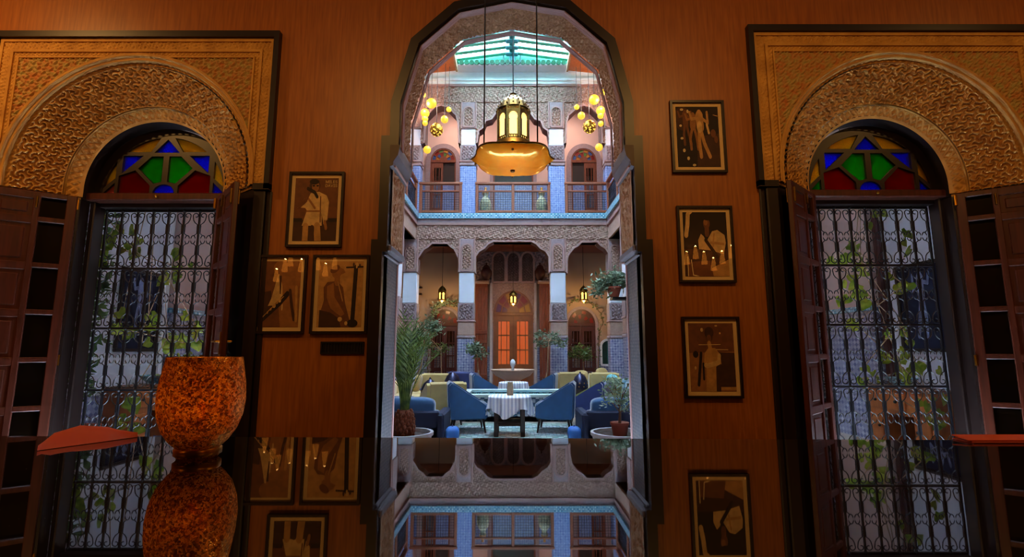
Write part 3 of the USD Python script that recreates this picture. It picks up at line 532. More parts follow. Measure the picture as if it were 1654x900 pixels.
# orange folded card (left) and orange card (right)
sN = np.linspace(0, 1, 24); fx = np.interp(sN, [0, 1], [60, 222]); A, B = flr(60, 727, BZ), flr(222, 706, BZ)
fr_ = np.stack([flr(a, np.interp(a, [60, 222], [728, 706]), BZ+.0012) for a in fx])
bk_ = np.stack([at(a, b_, y_) for a, b_, y_ in zip(np.interp(sN, [0, .12, .4, .7, 1], [61, 86, 130, 175, 222]), np.interp(sN, [0, .12, .25, .4, .7, .9, 1], [726, 700, 694, 687, 690, 699, 704]), np.minimum(fr_[:, 1]+.01+.12*np.sin(PI*sN)**.5, 1.375))])
t = thing('curled_menu', 'curled orange paper menu lying on the bar left of the candle holder', 'menu', (A+B)/2)
P = np.stack([fr_+(bk_-fr_)*k+np.array([0, 0, .010*math.sin(PI*k)]) for k in np.linspace(0, 1, 7)], 1); part('sheet', surf(P), redcloth, t, smooth=True)
part('fold', surf(np.stack([bk_, bk_+[0, .004, -.004], bk_+[0.004, .002, -.016]], 1)), redcloth, t, smooth=True)
t = thing('flat_menu', 'thin orange paper menu lying flat at the right end of the bar', 'menu', flr(1580, 707, BZ))
a, b2 = flr(1518, 708, BZ), flr(1650, 708, BZ)
part('cover', rbox(a[0]+.02, b2[0]+.06, a[1]-.075, a[1]-.015, BZ, BZ+.004, .001), redcloth, t); part('raised_cover', xf(rbox(-.125, .125, 0, .05, 0, .003, .001), rx=.12, t=((a[0]+b2[0])/2+.03, a[1]-.07, BZ+.0045)), redcloth, t)

# ------------------------------------------------------------------ scalloped brass dish lamp (hangs in the room)
dc = at(828, 263, 3.0)
amber = usdkit.material(stage, L('amber_dish'), {'g': ('geometry', {}), 'n': ('noise_texture', {'scale': 14.0}), 'r': ('rgb_ramp', {'ramp': [(.3, (.88, .50, .035)), (.7, (.95, .62, .06))]}), 'p': ('principled_bsdf', {'roughness': .18, 'metallic': .35}), 't': ('translucent_bsdf', {}), 'm': ('mix_closure', {'fac': .45})},
    [('g.position', 'n.vector'), ('n.fac', 'r.fac'), ('r.color', 'p.base_color'), ('r.color', 't.color'), ('p.BSDF', 'm.closure1'), ('t.BSDF', 'm.closure2')], surface='m.closure')
t = thing('dish_lamp', 'scalloped amber brass dish lamp hanging from two thin rods in the archway', 'pendant lamp', dc)
th = np.linspace(0, 2*PI, 160, endpoint=False); q4 = np.degrees(np.abs((th+PI/2) % PI-PI/2))
kd = np.interp(q4, [0, 5, 12, 22, 35, 48, 58, 66, 72, 78, 85, 90], [.262, .247, .238, .240, .262, .285, .288, .276, .262, .262, .256, .265])/.258
dp = np.array([(0, -.040), (.08, -.038), (.17, -.026), (.225, -.008), (.252, .014), (.258, .026), (.25, .026), (.22, -.002), (.16, -.020), (.08, -.031), (0, -.033)])
kk = 1+(kd[None]-1)*(dp[:, :1]/.258)
P = np.stack([dp[:, :1]*np.cos(th)*kk, dp[:, :1]*np.sin(th)*kk, np.repeat(dp[:, 1:], 160, 1)], -1)+dc
part('dish', surf(P[::-1], close_v=True), amber, t, smooth=40)
part('rim', tube(np.stack([.256*kd*np.cos(th), .256*kd*np.sin(th), .026+0*th], 1)+dc, .006, 6, closed=True), oldbrass, t, smooth=True)
for a_ in (0, PI/2, PI, 1.5*PI): part('stud', ball(dc+[.235*math.cos(a_), .235*math.sin(a_), -.008], .008, 1), oldbrass, t)
part('boss', lathe([(0, -.066), (.012, -.062), (.016, -.05), (0, -.048)], dc, 12), oldbrass, t)
for px in (782, 868):
    x = at(px, 200, 3.0)[0]; part('rod', tube([(x, 3.0, dc[2]+.045), (x, 3.0, 5.2)], .0045, 6), iron, t); part('rod_nut', lathe([(0, .05), (.012, .05), (.012, .09), (0, .09)], (x, 3.0, dc[2]), 10), oldbrass, t)
part('crossbar', tube([(at(782, 200, 3)[0], 3, dc[2]+.05), (at(868, 200, 3)[0], 3, dc[2]+.05)], .006, 6), oldbrass, t); part('bulb', ball(dc+[0, 0, .045], .012), lampglow, t)
sl = UsdLux.SphereLight.Define(stage, str(t.GetPath())+'/dish_light'); sl.CreateRadiusAttr(.03); sl.CreateIntensityAttr(95*ROOM); sl.CreateColorAttr(Gf.Vec3f(1, .6, .2)); sl.AddTranslateOp().Set(Gf.Vec3d(0, 0, .085)); sl.CreateNormalizeAttr(False)

# ------------------------------------------------------------------ room lamps: small spots on the rear wall (mirrored in the picture glass) and ceiling washers
coneshade = emitmat('cone_shade', (1.0, .30, .03), 3.6, '#b06020')
proto = None
for side, pts in (('left', [(448, 438), (462, 422), (471, 413), (488, 422), (515, 419), (527, 429), (542, 418)]), ('right', [(1108, 410), (1122, 401), (1136, 410), (1151, 420), (1165, 409), (1180, 400)])):
    for k, (px, py) in enumerate(pts):
        yv = -3.3; p = at(px, py, 2*W-yv); loc = (p[0], yv, p[2])
        lab = f"small warm pendant spot, {('first', 'second', 'third', 'fourth', 'fifth', 'sixth', 'seventh')[k]} from left among those mirrored in the {side} photographs"
        if proto is None:
            proto = thing('pendant_spot', lab, 'lamp', loc, group='pendant spots '+side, local=True)
            part('shade', lathe([(.028, .03), (.042, -.04), (.066, -.20), (.072, -.27)], n=20), coneshade, proto, smooth=True); part('bulb', ball((0, 0, .035), .026), bulbm, proto); part('cord', tube([(0, 0, .02), (0, 0, 5.2-loc[2])], .004, 4), iron, proto)
        else: dup(proto, loc, 0, lab, group='pendant spots '+side)
def washer(x, y, z, rad, power, tgt, name='ceiling_spot', col=WARM, where=''):
    t = thing(name, f'round warm ceiling spotlight {where}', 'lamp', (x, y, z), local=True)
    part('housing', lathe([(0, .12), (rad+.02, .12), (rad+.02, -.01), (rad+.004, -.01), (rad+.004, .05), (0, .05)], n=24), oldbrass, t)
    d = UsdLux.DiskLight.Define(stage, str(t.GetPath())+'/spot_light'); d.CreateRadiusAttr(rad); d.CreateIntensityAttr(power*ROOM); d.CreateColorAttr(Gf.Vec3f(*col)); d.CreateNormalizeAttr(False)
    v = np.array(tgt, float)-np.array([x, y, z]); v /= np.linalg.norm(v); q = Gf.Rotation(Gf.Vec3d(0, 0, -1), Gf.Vec3d(*map(float, v)))
    d.AddTransformOp().Set(Gf.Matrix4d().SetRotate(q))
washer(-5.2, 2.6, 5.06, .12, 390, (-4.7, 4.4, 3.2), where='over the left end of the bar wall')
washer(5.4, 2.2, 5.06, .12, 130, (4.6, 4.4, 3.0), where='over the right end of the bar wall')
washer(-1.9, 1.2, 5.06, .14, 230, (-1.9, 4.4, 2.4), where='facing the left photographs')
washer(2.0, 1.2, 5.06, .14, 270, (2.0, 4.4, 2.2), where='facing the right photographs')

# ================================================================== THE COURTYARD
YF, YFB, YB = 14.9, 15.3, 17.3          # facade face, facade back, rear wall of the gallery
XS, XW = 2.96, 5.6                       # face of the side arcades, side walls
ZB0, ZB1 = zat(386, YF), zat(345, YF)    # gallery beam: underside, walking level
ZT0, ZT1 = zat(165, YF), zat(118, YF)    # upper frieze bottom, eaves
solid('floor_courtyard', bx(-XW, XW, WR-.02, YB, -.12, 0), stonefloor)
solid('floor_zellige', bx(-1.05, 1.1, 7.2, 9.45, 0, .012), floortile)
for k, (ya, yb) in enumerate([(7.55, 7.75), (8.15, 8.45), (8.85, 9.1)]): solid('floor_strip', bx(-1.05, 1.1, ya, yb, .012, .016), tilemat(f'strip_tile_{k}', ['#e0e6ea', '#3c7f86', '#dfe6ea', '#2f6a76'], .06, 0, 'xy'))
solid('wall_gallery', bx(-XW, XW, YB, YB+.2, 0, ZB0+.05), tanwall)
solid('wall_gallery_upper', bx(-XW, XW, YB, YB+.2, ZB0+.05, 10.3), pinkwall)
for s in (-1, 1):
    solid('wall_courtyard_'+('left' if s < 0 else 'right'), bx(s*XW, s*(XW+.2), WR, YB, 0, 10.3), white)
    solid('ceiling_gallery', bx(s*(XS+.05), s*XW, WR, YF, ZB0+.0, ZB1-.02), pinkwall); solid('ceiling_upper_gallery', bx(s*(XS+.05), s*XW, WR, YB, 9.95, 10.3), pinkwall)
solid('ceiling_gallery', bx(-XW, XW, YFB, YB, ZB0+.02, ZB1-.02), redwood); solid('ceiling_upper_gallery', bx(-XS-.05, XS+.05, YF+.1, YB, 9.95, 10.3), pinkwall)
zt9 = 1.45
solid('wall_dado', cat_([bx(-XW, xat(797, YB)-.1, YB-.03, YB, 0, zt9), bx(xat(862, YB)+.1, XW, YB-.03, YB, 0, zt9)]), greytile)
solid('wall_dado_upper', bx(-XW, XW, YB-.03, YB, ZB1, ZB1+1.75), bluetile)

# ---- beams and friezes of the galleries
def band(py0, py1, m, name, proud=0.0, carve=None, amp=.02):
    za, zb = zat(py0, YF), zat(py1, YF)
    t = struct('trim_beam'); 
    part(name, bx(-XS-.4, XS+.4, YF-proud, YFB, za, zb), m, t)
    for s in (-1, 1): part(name, bx(s*(XS-proud), s*(XS+.4), WR, YF, za, zb), m, t)
    if carve: part('carved_front', carved(sbox(-XS, za, XS, zb), YF-proud, carve, amp, .016), m, t, smooth=True)
band(386, 364, courtst, 'frieze', 0, .22, .016); band(364, 360, archbead, 'bead', .05); band(360, 354, courtst2, 'moulding', .03); band(354, 345.2, striptile, 'tile_strip', .09)
band(165, 140, courtst, 'frieze', 0, .22, .016); band(140, 137.5, archbead, 'bead', .05); band(137.5, 133, cornice, 'cornice', .08); band(133, 129, cornice, 'cornice', .12); band(129, 117, cornice, 'cornice', .04)

# ---- columns
def column(x0, x1, y0, y1, pys, lower, label):
    t = thing('courtyard_column', label, 'column', ((x0+x1)/2, (y0+y1)/2, 0 if lower else ZB1))
    z = [zat(p, YF) for p in pys]; base = 0.0 if lower else ZB1
    dado = greytile if lower else bluetile
    # pys: top, panel bottom, white bottom, square bottom, capital bottom
    part('tile_base', rbox(x0, x1, y0, y1, base, z[4], .02), dado, t)
    part('base_moulding', rbox(x0-.02, x1+.02, y0-.02, y1+.02, z[4], z[4]+.09, .02), courtst2, t)
    part('plinth', rbox(x0, x1, y0, y1, z[4]+.09, z[3], .02), courtst, t)
    part('carved_square', rbox(x0, x1, y0, y1, z[3]+.05, z[2], .01), courtst2, t); part('square_rosette', carved(sbox(x0+.06, z[3]+.08, x1-.06, z[2]-.04), y0, .16, .03, .016), courtst2, t, smooth=True)
    part('square_bead', rbox(x0-.025, x1+.025, y0-.025, y1+.025, z[3], z[3]+.05, .01), archbead, t)
    part('white_shaft', rbox(x0+.02, x1-.02, y0+.02, y1-.02, z[2], z[1], .02), white, t)
    part('upper_block', rbox(x0, x1, y0, y1, z[1], z[0], .01), courtst2, t)
    w = x1-x0; arch = unary_union([sbox(x0+w*.24, z[1]+.1, x1-w*.24, z[0]-.38), affinity.scale(Point((x0+x1)/2, z[0]-.38).buffer(w*.26), 1, 1.3)])
    part('carved_panel', carved(arch, y0, .17, .03, .016), courtst, t, smooth=True)
    fr = arch.buffer(w*.13).difference(arch.buffer(w*.03)).intersection(sbox(x0, z[1], x1, z[0])); part('panel_moulding', prism(fr, y0-.03, y0+.01), archbead, t)
    for sx in (x0, x1-.05): part('edge_moulding', rbox(sx, sx+.05, y0-.02, y0+.05, z[1], z[0], .01), archbead, t)
    return t
LOW, UPP = (386, 440, 490, 520, 547), (165, 208, 235, 262, 268)
X = lambda px: xat(px, YF, 450)
cols = [(655, 673, 'left end'), (740, 767, 'left of the middle bay'), (888, 915, 'right of the middle bay'), (987, 1004, 'right end')]
for a, b_, w in cols:
    xa, xb = (X(a), X(b_)); 
    if w == 'left end': xa, xb = -XS-.38, -XS+.09
    if w == 'right end': xa, xb = XS-.03, XS+.42
    column(xa, xb, YF-.01, YFB, LOW, True, f'tiled ground-floor courtyard column with white shaft, {w}')
    column(xa, xb, YF-.01, YFB, UPP, False, f'blue-tiled upper gallery column with carved top, {w}')
for s in (-1, 1):
    for y, w in ((12.9, 'far'), (10.1, 'middle'), (7.3, 'near')):
        side = 'left' if s < 0 else 'right'
        x0, x1 = sorted((s*(XS+.0), s*(XS+.42)))
        column(x0, x1, y, y+.42, LOW, True, f'{w} white-shafted column of the {side} ground-floor arcade'); column(x0, x1, y, y+.42, UPP, False, f'{w} blue-tiled column of the {side} upper arcade')

# ---- arches between the columns
def arch_plate(name, px0, px1, top, openpx, label=None):
    xa, xb = X(px0), X(px1); za = min(zat(p[1], YF) for p in openpx if p[1] < 560)
    op = Polygon([(xat(p[0], YF, p[1]), zat(p[1], YF)) for p in openpx])
    zt = zat(top, YF); zlow = min(zat(p[1], YF) for p in openpx)
    pl = sbox(xa-.03, zlow+.01, xb+.03, zt).difference(op)
    t = struct('wall_arch'); part('plate', prism(pl, YF+.03, YFB-.02), courtst2, t); part('carved_spandrel', carved(pl, YF+.03, .18, .018, .016), courtst, t, smooth=True)
    part('arch_rim', prism(op.buffer(.05, join_style=2).difference(op).intersection(sbox(xa, zlow+.01, xb, zt)), YF-.02, YFB), archbead, t)
arch_plate('arch', 673, 740, 385, [(675, 442), (675, 418), (680, 412), (685, 404), (692, 400), (698, 394), (722, 394), (727, 399), (733, 403), (737, 412), (740, 418), (740, 442)])
arch_plate('arch', 767, 888, 385, [(769, 442), (769, 415), (774, 407), (783, 402), (789, 395), (797, 391), (858, 391), (866, 395), (872, 402), (881, 407), (886, 415), (886, 442)])
arch_plate('arch', 915, 988, 385, [(917, 442), (917, 418), (920, 411), (927, 402), (934, 398), (940, 392), (964, 392), (970, 398), (977, 402), (983, 411), (986, 418), (986, 442)])
for x0, x1, c in ((686, 740, 713), (915, 972, 943)):
    k = (x1-x0)/54
    arch_plate('arch', 673 if x0 == 686 else 915, 740 if x0 == 686 else 988, 164, [(x0, 232), (x0+1, 200), (x0+4*k, 187), (x0+11*k, 180), (x0+17*k, 174), (c, 171), (x1-17*k, 174), (x1-11*k, 180), (x1-4*k, 187), (x1-1, 200), (x1, 232)])
arch_plate('arch', 767, 888, 164, [(771, 232), (774, 212), (781, 207), (785, 196), (795, 193), (801, 184), (813, 182), (829, 172), (845, 182), (857, 184), (863, 193), (873, 196), (877, 207), (884, 212), (887, 232)])

# ---- balcony railings
def railing(p0, p1, label, posts):
    p0, p1 = np.array(p0, float), np.array(p1, float); d = p1-p0; Ln = np.hypot(*d); a = math.atan2(d[1], d[0])
    t = thing('balcony_railing', label, 'railing', (p0[0], p0[1], ZB1), a, local=True); H = zat(297, YF)-ZB1
    for x in posts: part('post', rbox(x*Ln-.045, x*Ln+.045, -.045, .045, 0, H, .012), railwood, t)
    part('top_rail', rbox(-.06, Ln+.06, -.06, .06, H-.03, H+.05, .015), railwood, t); part('bottom_rail', rbox(0, Ln, -.035, .035, .03, .1, .01), railwood, t); part('middle_rail', rbox(0, Ln, -.025, .025, H-.26, H-.21, .01), railwood, t)
    ms = [bx(x-.004, x+.004, -.006, .006, .1, H-.23) for x in np.arange(.06, Ln, .075)]+[bx(0, Ln, -.004, .004, z-.004, z+.004) for z in np.arange(.15, H-.24, .075)]
    part('lattice', cat_(ms), iron, t, kind='stuff')
yr = YF+.02
railing((X(676), yr), (X(742), yr), 'wooden balcony railing with iron lattice, left bay of the upper gallery', (0, 1))
railing((X(769), yr), (X(888), yr), 'wooden balcony railing with two urns behind, middle bay of the upper gallery', (0, .5, 1))
railing((X(917), yr), (X(987), yr), 'wooden balcony railing with iron lattice, right bay of the upper gallery', (0, 1))
for s, w in ((-1, 'left'), (1, 'right')): railing((s*XS, 5.2), (s*XS, yr-.2), f'long wooden balcony railing along the {w} side of the courtyard', np.linspace(0, 1, 8))

# ---- doors of the galleries
def arched_door(n, px0, px1, apex, spring, zbase, Y, leafm, lunette, frame=None, glow=None, open_dark=False, cols_=2):
    xa, xb = xat(px0, Y, spring), xat(px1, Y, spring); zs, za = zat(spring, Y), zat(apex, Y); xm = (xa+xb)/2; r = (xb-xa)/2
    t = struct(f'door_{n}')
    half = affinity.translate(affinity.scale(Point(0, 0).buffer(1, 32).intersection(sbox(-1, 0, 1, 1)), r, za-zs, origin=(0, 0)), xm, zs)
    full = unary_union([half, sbox(xa, zbase, xb, zs)])
    if frame: part('arch_surround', prism(full.buffer(frame, join_style=1).intersection(sbox(-9, zbase, 9, 20)).difference(full), Y-.09, Y), courtst2, t)
    part('frame', prism(full.difference(full.buffer(-.05)).intersection(sbox(-9, zbase, 9, 20)), Y-.07, Y), leafm, t); part('backing', prism(full, Y-.012, Y), darkred if not open_dark else legwood, t)
    part('transom', rbox(xa, xb, Y-.085, Y, zs-.05, zs+.05, .01), leafm, t)
    if lunette:
        nseg = 6
        for i in range(nseg):
            a0, a1 = PI*i/nseg+.05, PI*(i+1)/nseg-.05
            for ra, rb in ((.32, .58), (.64, .88)):
                q = Polygon([(ra*math.cos(a0), ra*math.sin(a0)), (rb*math.cos(a0), rb*math.sin(a0)), (rb*math.cos((a0+a1)/2), rb*math.sin((a0+a1)/2)), (rb*math.cos(a1), rb*math.sin(a1)), (ra*math.cos(a1), ra*math.sin(a1))])
                q = affinity.translate(affinity.scale(q, r, za-zs, origin=(0, 0)), xm, zs+.05); part('lunette_pane', prism(q, Y-.04, Y-.02), lunette[(i+int(ra*10)) % len(lunette)], t)
        part('lunette_tracery', prism(half.difference(unary_union([affinity.translate(affinity.scale(Polygon([(ra*math.cos(a0), ra*math.sin(a0)), (rb*math.cos(a0), rb*math.sin(a0)), (rb*math.cos(a1), rb*math.sin(a1)), (ra*math.cos(a1), ra*math.sin(a1))]), r, za-zs, origin=(0, 0)), xm, zs+.05) for i in range(nseg) for a0, a1 in [(PI*i/nseg+.05, PI*(i+1)/nseg-.05)] for ra, rb in ((.32, .58), (.64, .88))])), Y-.055, Y-.02), leafm, t)
    H = zs-.05
    for i in range(cols_):
        x0, x1 = xa+.05+(xb-xa-.1)*i/cols_, xa+.05+(xb-xa-.1)*(i+1)/cols_
        if open_dark == 2 or open_dark and i == (1 if px0 < 827 else 0): continue
        w = x1-x0
        lf = part('leaf', prism(sbox(x0+.005, zbase, x1-.005, H).difference(unary_union([sbox(x0+w*.2, zbase+(H-zbase)*a, x1-w*.2, zbase+(H-zbase)*b_) for a, b_ in ((.05, .28), (.33, .93))])), Y-.06, Y-.02), leafm, t)
        part('lower_panel', rbox(x0+w*.22, x1-w*.22, Y-.05, Y-.03, zbase+(H-zbase)*.06, zbase+(H-zbase)*.27, .01), leafm, lf)
        g = glow or doorglass
        zz = np.linspace(zbase+(H-zbase)*.33, zbase+(H-zbase)*.93, 4)
        for a, b_ in zip(zz[:-1], zz[1:]): part('pane', bx(x0+w*.2, x1-w*.2, Y-.034, Y-.028, a, b_), g, lf)
        part('glazing_bar', cat_([bx(x0+w*.2, x1-w*.2, Y-.05, Y-.03, z-.02, z+.02) for z in zz]+[bx(x0+w*f-.012, x0+w*f+.012, Y-.05, Y-.03, zz[0], zz[-1]) for f in (.35, .65)]), leafm, lf)
    return t
ochre = M('lunette_ochre', '#b07828', .3); lred = M('lunette_red', '#7a1c1c', .3); lviolet = M('lunette_violet', '#5a2448', .3); lgreen = M('lunette_green', '#4a7a34', .3); lblue = M('lunette_blue', '#33508c', .3)
orangeglow = emitmat('lit_curtain', (1.0, 0.20, 0.03), .30, '#b03c10')
arched_door(5, 797, 861, 470, 508, 0.0, YB-.06, M('door_orange_wood', '#84481e', .45, var=.25),  [ochre, lred, lviolet], None, orangeglow)
arched_door(6, 697, 741, 500, 525, 0.0, YB, darkred, [lred, darkred], .1); arched_door(7, 917, 961, 500, 525, 0.0, YB, darkred, [lred, darkred], .1)
arched_door(8, 696, 737, 241, 262, ZB1, YB, redwood, [ochre, lgreen, lred, lblue], .17, None, True); arched_door(9, 922, 963, 241, 262, ZB1, YB, redwood, [ochre, lgreen, lred, lblue], .17, None, True)
arched_door(10, 797, 861, 232, 262, ZB1, YB, redwood, [ochre, lred], .12, None, 2)
# white frame and carved spandrels of the middle door
t = struct('door_surround'); Y = YB-.06
xa, xb, z1 = xat(793, Y, 500), xat(865, Y, 500), zat(453, Y)
dz = zat(508, Y); r = (xat(861, Y, 508)-xat(797, Y, 508))/2; xm = (xa+xb)/2
op = unary_union([affinity.translate(affinity.scale(Point(0, 0).buffer(1, 32), r, zat(470, Y)-dz, origin=(0, 0)), xm, dz), sbox(xm-r, 0, xm+r, dz)])
sp = sbox(xa, 0, xb, z1).difference(op); part('carved_spandrel', carved(sp.intersection(sbox(xa, dz-.3, xb, z1)), Y-.06, .16, .02, .018), courtst, t, smooth=True); part('slab', prism(sp, Y-.06, Y+.06), courtst2, t)
part('white_fillet', prism(sbox(xa-.03, 0, xb+.03, z1+.06).difference(sbox(xa+.05, -1, xb-.05, z1-.02)), Y-.12, Y+.06), M('door_fillet', '#c0aaa6', .7), t); part('lintel', rbox(xa-.12, xb+.12, Y-.1, Y+.06, z1+.05, z1+.28, .02), courtst, t)
# tall cedar door leaves either side
for px0, px1, w in ((768, 788, 'left'), (870.5, 889, 'right')):
    xa, xb = xat(px0, 17.0), xat(px1, 17.0); z1 = zat(459, 17.0)
    t = thing('cedar_panel', f'tall reddish cedar door leaf folded open, {w} of the middle doorway', 'door leaf', ((xa+xb)/2, 17.0, 0))
    n_ = 4
    for i in range(n_): part('plank', rbox(xa+(xb-xa)*i/n_+.003, xa+(xb-xa)*(i+1)/n_-.003, 16.97, 17.03, 0, z1, .008), redwood, t)
    for z in (.4, 1.55, zat(540, 17), z1-.12): part('batten', rbox(xa, xb, 16.94, 16.975, z, z+.12, .01), redwood, t)
    urn = thing('urn', f'dark red lidded urn standing over the {w} cedar door leaf', 'urn', ((xa+xb)/2+(.17 if w == 'left' else -.17), 16.82, z1))
    part('ledge', rbox(xa-.05, xb+.05, 16.6, 17.03, z1, z1+.07, .01), courtst, urn); c = ((xa+xb)/2+(.17 if w == 'left' else -.17), 16.82, z1+.07)
    part('body', lathe([(0, 0), (.1, 0), (.09, .05), (.18, .2), (.19, .34), (.12, .46), (.1, .48), (0, .48)], c, 20), darkred, urn, smooth=True); part('lid', lathe([(.11, .48), (.12, .5), (.06, .56), (.02, .58), (.03, .62), (0, .66)], c, 20), darkred, urn, smooth=True)
# carved wall with three blind windows over the doorway
t = struct('wall_blind_arcade'); Y = 17.1
part('carved_field', carved(sbox(xat(769, Y), zat(457, Y), xat(888, Y), zat(398, Y)), Y, .3, .03, .022), courtst2, t, smooth=True); part('slab', bx(xat(769, Y), xat(888, Y), Y, YB, zat(457, Y), zat(396, Y)), courtst2, t)
screen = M('carved_screen', '#6e5450', .8, var=.2)
for px, m in ((806, screen), (829, screen), (852, screen)):
    xm = xat(px, Y, 430); w = .19; q = unary_union([sbox(xm-w, zat(455, Y), xm+w, zat(420, Y)), affinity.scale(Point(xm, zat(420, Y)).buffer(w), 1, 1.25)])
    part('window_moulding', prism(q.buffer(.06).difference(q), Y-.10, Y), archbead, t); part('carved_screen', carved(q, Y-.045, .15, .03, .016), m, t, smooth=True)
# small arched niche window on the right
t = thing('niche_window', 'small white-framed arched window low on the right gallery wall', 'window', (xat(980, YB), YB, zat(588, YB))); 
x0, x1 = xat(972, YB, 565), xat(990, YB, 565); q = unary_union([sbox(x0, zat(588, YB), x1, zat(560, YB)), affinity.scale(Point((x0+x1)/2, zat(560, YB)).buffer((x1-x0)/2), 1, 1)])
part('frame', prism(q.buffer(.07).difference(q), YB-.1, YB), white, t); part('pane', prism(q, YB-.05, YB-.04), doorglass, t); part('back', prism(q, YB-.04, YB-.031), tealsteel, t); part('bar', rbox((x0+x1)/2-.015, (x0+x1)/2+.015, YB-.07, YB-.05, zat(588, YB), zat(552, YB), .004), tealsteel, t)
t = thing('wall_bracket', 'small dark wall bracket on the left gallery wall', 'bracket', (xat(677, YB), YB, zat(478, YB))); xx, zz = xat(677, YB, 470), zat(470, YB)
part('plate', rbox(xx-.1, xx-.06, YB-.04, YB, zz-.15, zz+.15, .01), legwood, t); part('shelf', rbox(xx-.1, xx+.12, YB-.14, YB, zz-.15, zz-.1, .01), legwood, t); part('arm', rbox(xx-.1, xx+.12, YB-.1, YB, zz+.08, zz+.14, .01), legwood, t)

# ---- roof: eaves, green tiles, skylight
t = thing('tiled_eave', 'row of green glazed roof tiles along the far eave', 'roof eave', (0, 14.6, ZT1), kind='structure')
part('eave_board', bx(-XS, XS, 14.45, 15.3, ZT1, ZT1+.05), cornice, t)
ms = [tube([(x, 14.38, ZT1+.06), (x, 15.0, ZT1+.22)], .075, 8) for x in np.arange(-XS+.1, XS, .16)]; part('eave_tile', cat_(ms), greentile, t, kind='stuff')
for s, w in ((-1, 'left'), (1, 'right')):
    t = thing('cedar_eave', f'orange cedar eave boarding under the skylight on the {w}', 'eave', (s*2.4, 14, 9.9), kind='structure')
    q = Polygon([(s*(XS+.5), 9.82), (s*1.72, 10.0), (s*1.72, 10.10), (s*(XS+.5), 10.05)])
    for k in range(48): 
        y1 = 14.45-.2*k; part('board', prism(q, y1-.195, y1), orangewood, t)
    part('fascia', bx(s*1.70, s*1.76, 4.9, 14.47, 9.97, 10.14), palebark, t)
t = thing('skylight', 'pitched glass skylight on green rafters over the courtyard', 'skylight', (0, 10, 10.3), kind='structure')
zr, ze = 10.72, 10.28
for k in range(29):
    y = 14.5-.335*k
    for s in (-1, 1):
        q = Polygon([(0, zr), (s*3.6, ze-.09), (s*3.6, ze-.16), (0, zr-.10)]); part('rafter', prism(q, y-.07, y+.07), greenpaint, t)
        if k: part('pane', prism(Polygon([(s*.03, zr+.015), (s*3.6, ze-.075), (s*3.6, ze-.085), (s*.03, zr+.005)]), y+.075, y+.26), skyglass, t)
    part('ridge_joint', rbox(-.22, .22, y-.075, y+.075, zr-.19, zr-.07, .05), tealsteel, t)
part('ridge_beam', rbox(-.08, .08, 4.9, 14.6, zr-.10, zr+.02, .01), tealsteel, t)
part('gable', prism(Polygon([(-3.6, 10.2), (3.6, 10.2), (0, zr-.06)]), 14.62, 14.68), greenpaint, t); part('king_post', rbox(-.09, .09, 14.5, 14.62, 10.25, zr-.08, .02), tealsteel, t)
for s in (-1, 1): part('strut', rbox(s*.27-.02, s*.27+.02, 14.54, 14.6, 10.3, zr-.1, .01), tealsteel, t)
for s in (-1, 1): solid('wall_parapet', bx(s*3.5, s*3.75, 4.88, 15.3, 10.3, 10.34), cornice)
solid('wall_parapet', bx(-3.75, 3.75, 14.7, 17.5, 10.2, 10.3), cornice)

# ---- urns on the balcony
vproto = None
for px, w in ((784, 'left'), (875, 'right')):
    p = at(px, 343, 15.45); p[2] = ZB1; lab = f'tall painted ceramic urn behind the middle balcony railing, at its {w} end'
    if vproto is None:
        vproto = thing('painted_urn', lab, 'urn', p, local=True, group='painted balcony urns')
        part('body', lathe([(0, 0), (.13, 0), (.12, .04), (.17, .25), (.19, .45), (.16, .58), (.10, .66), (0, .66)], n=24), vasem, vproto, smooth=True); part('neck', lathe([(.10, .66), (.075, .72), (.10, .78), (.11, .80), (0, .80)], n=24), vasem, vproto, smooth=True); part('lid', lathe([(.115, .80), (.10, .85), (.04, .92), (.03, .96), (.045, 1.0), (0, 1.03)], n=24), ochre, vproto, smooth=True)
    else: dup(vproto, p, 0, lab)
    
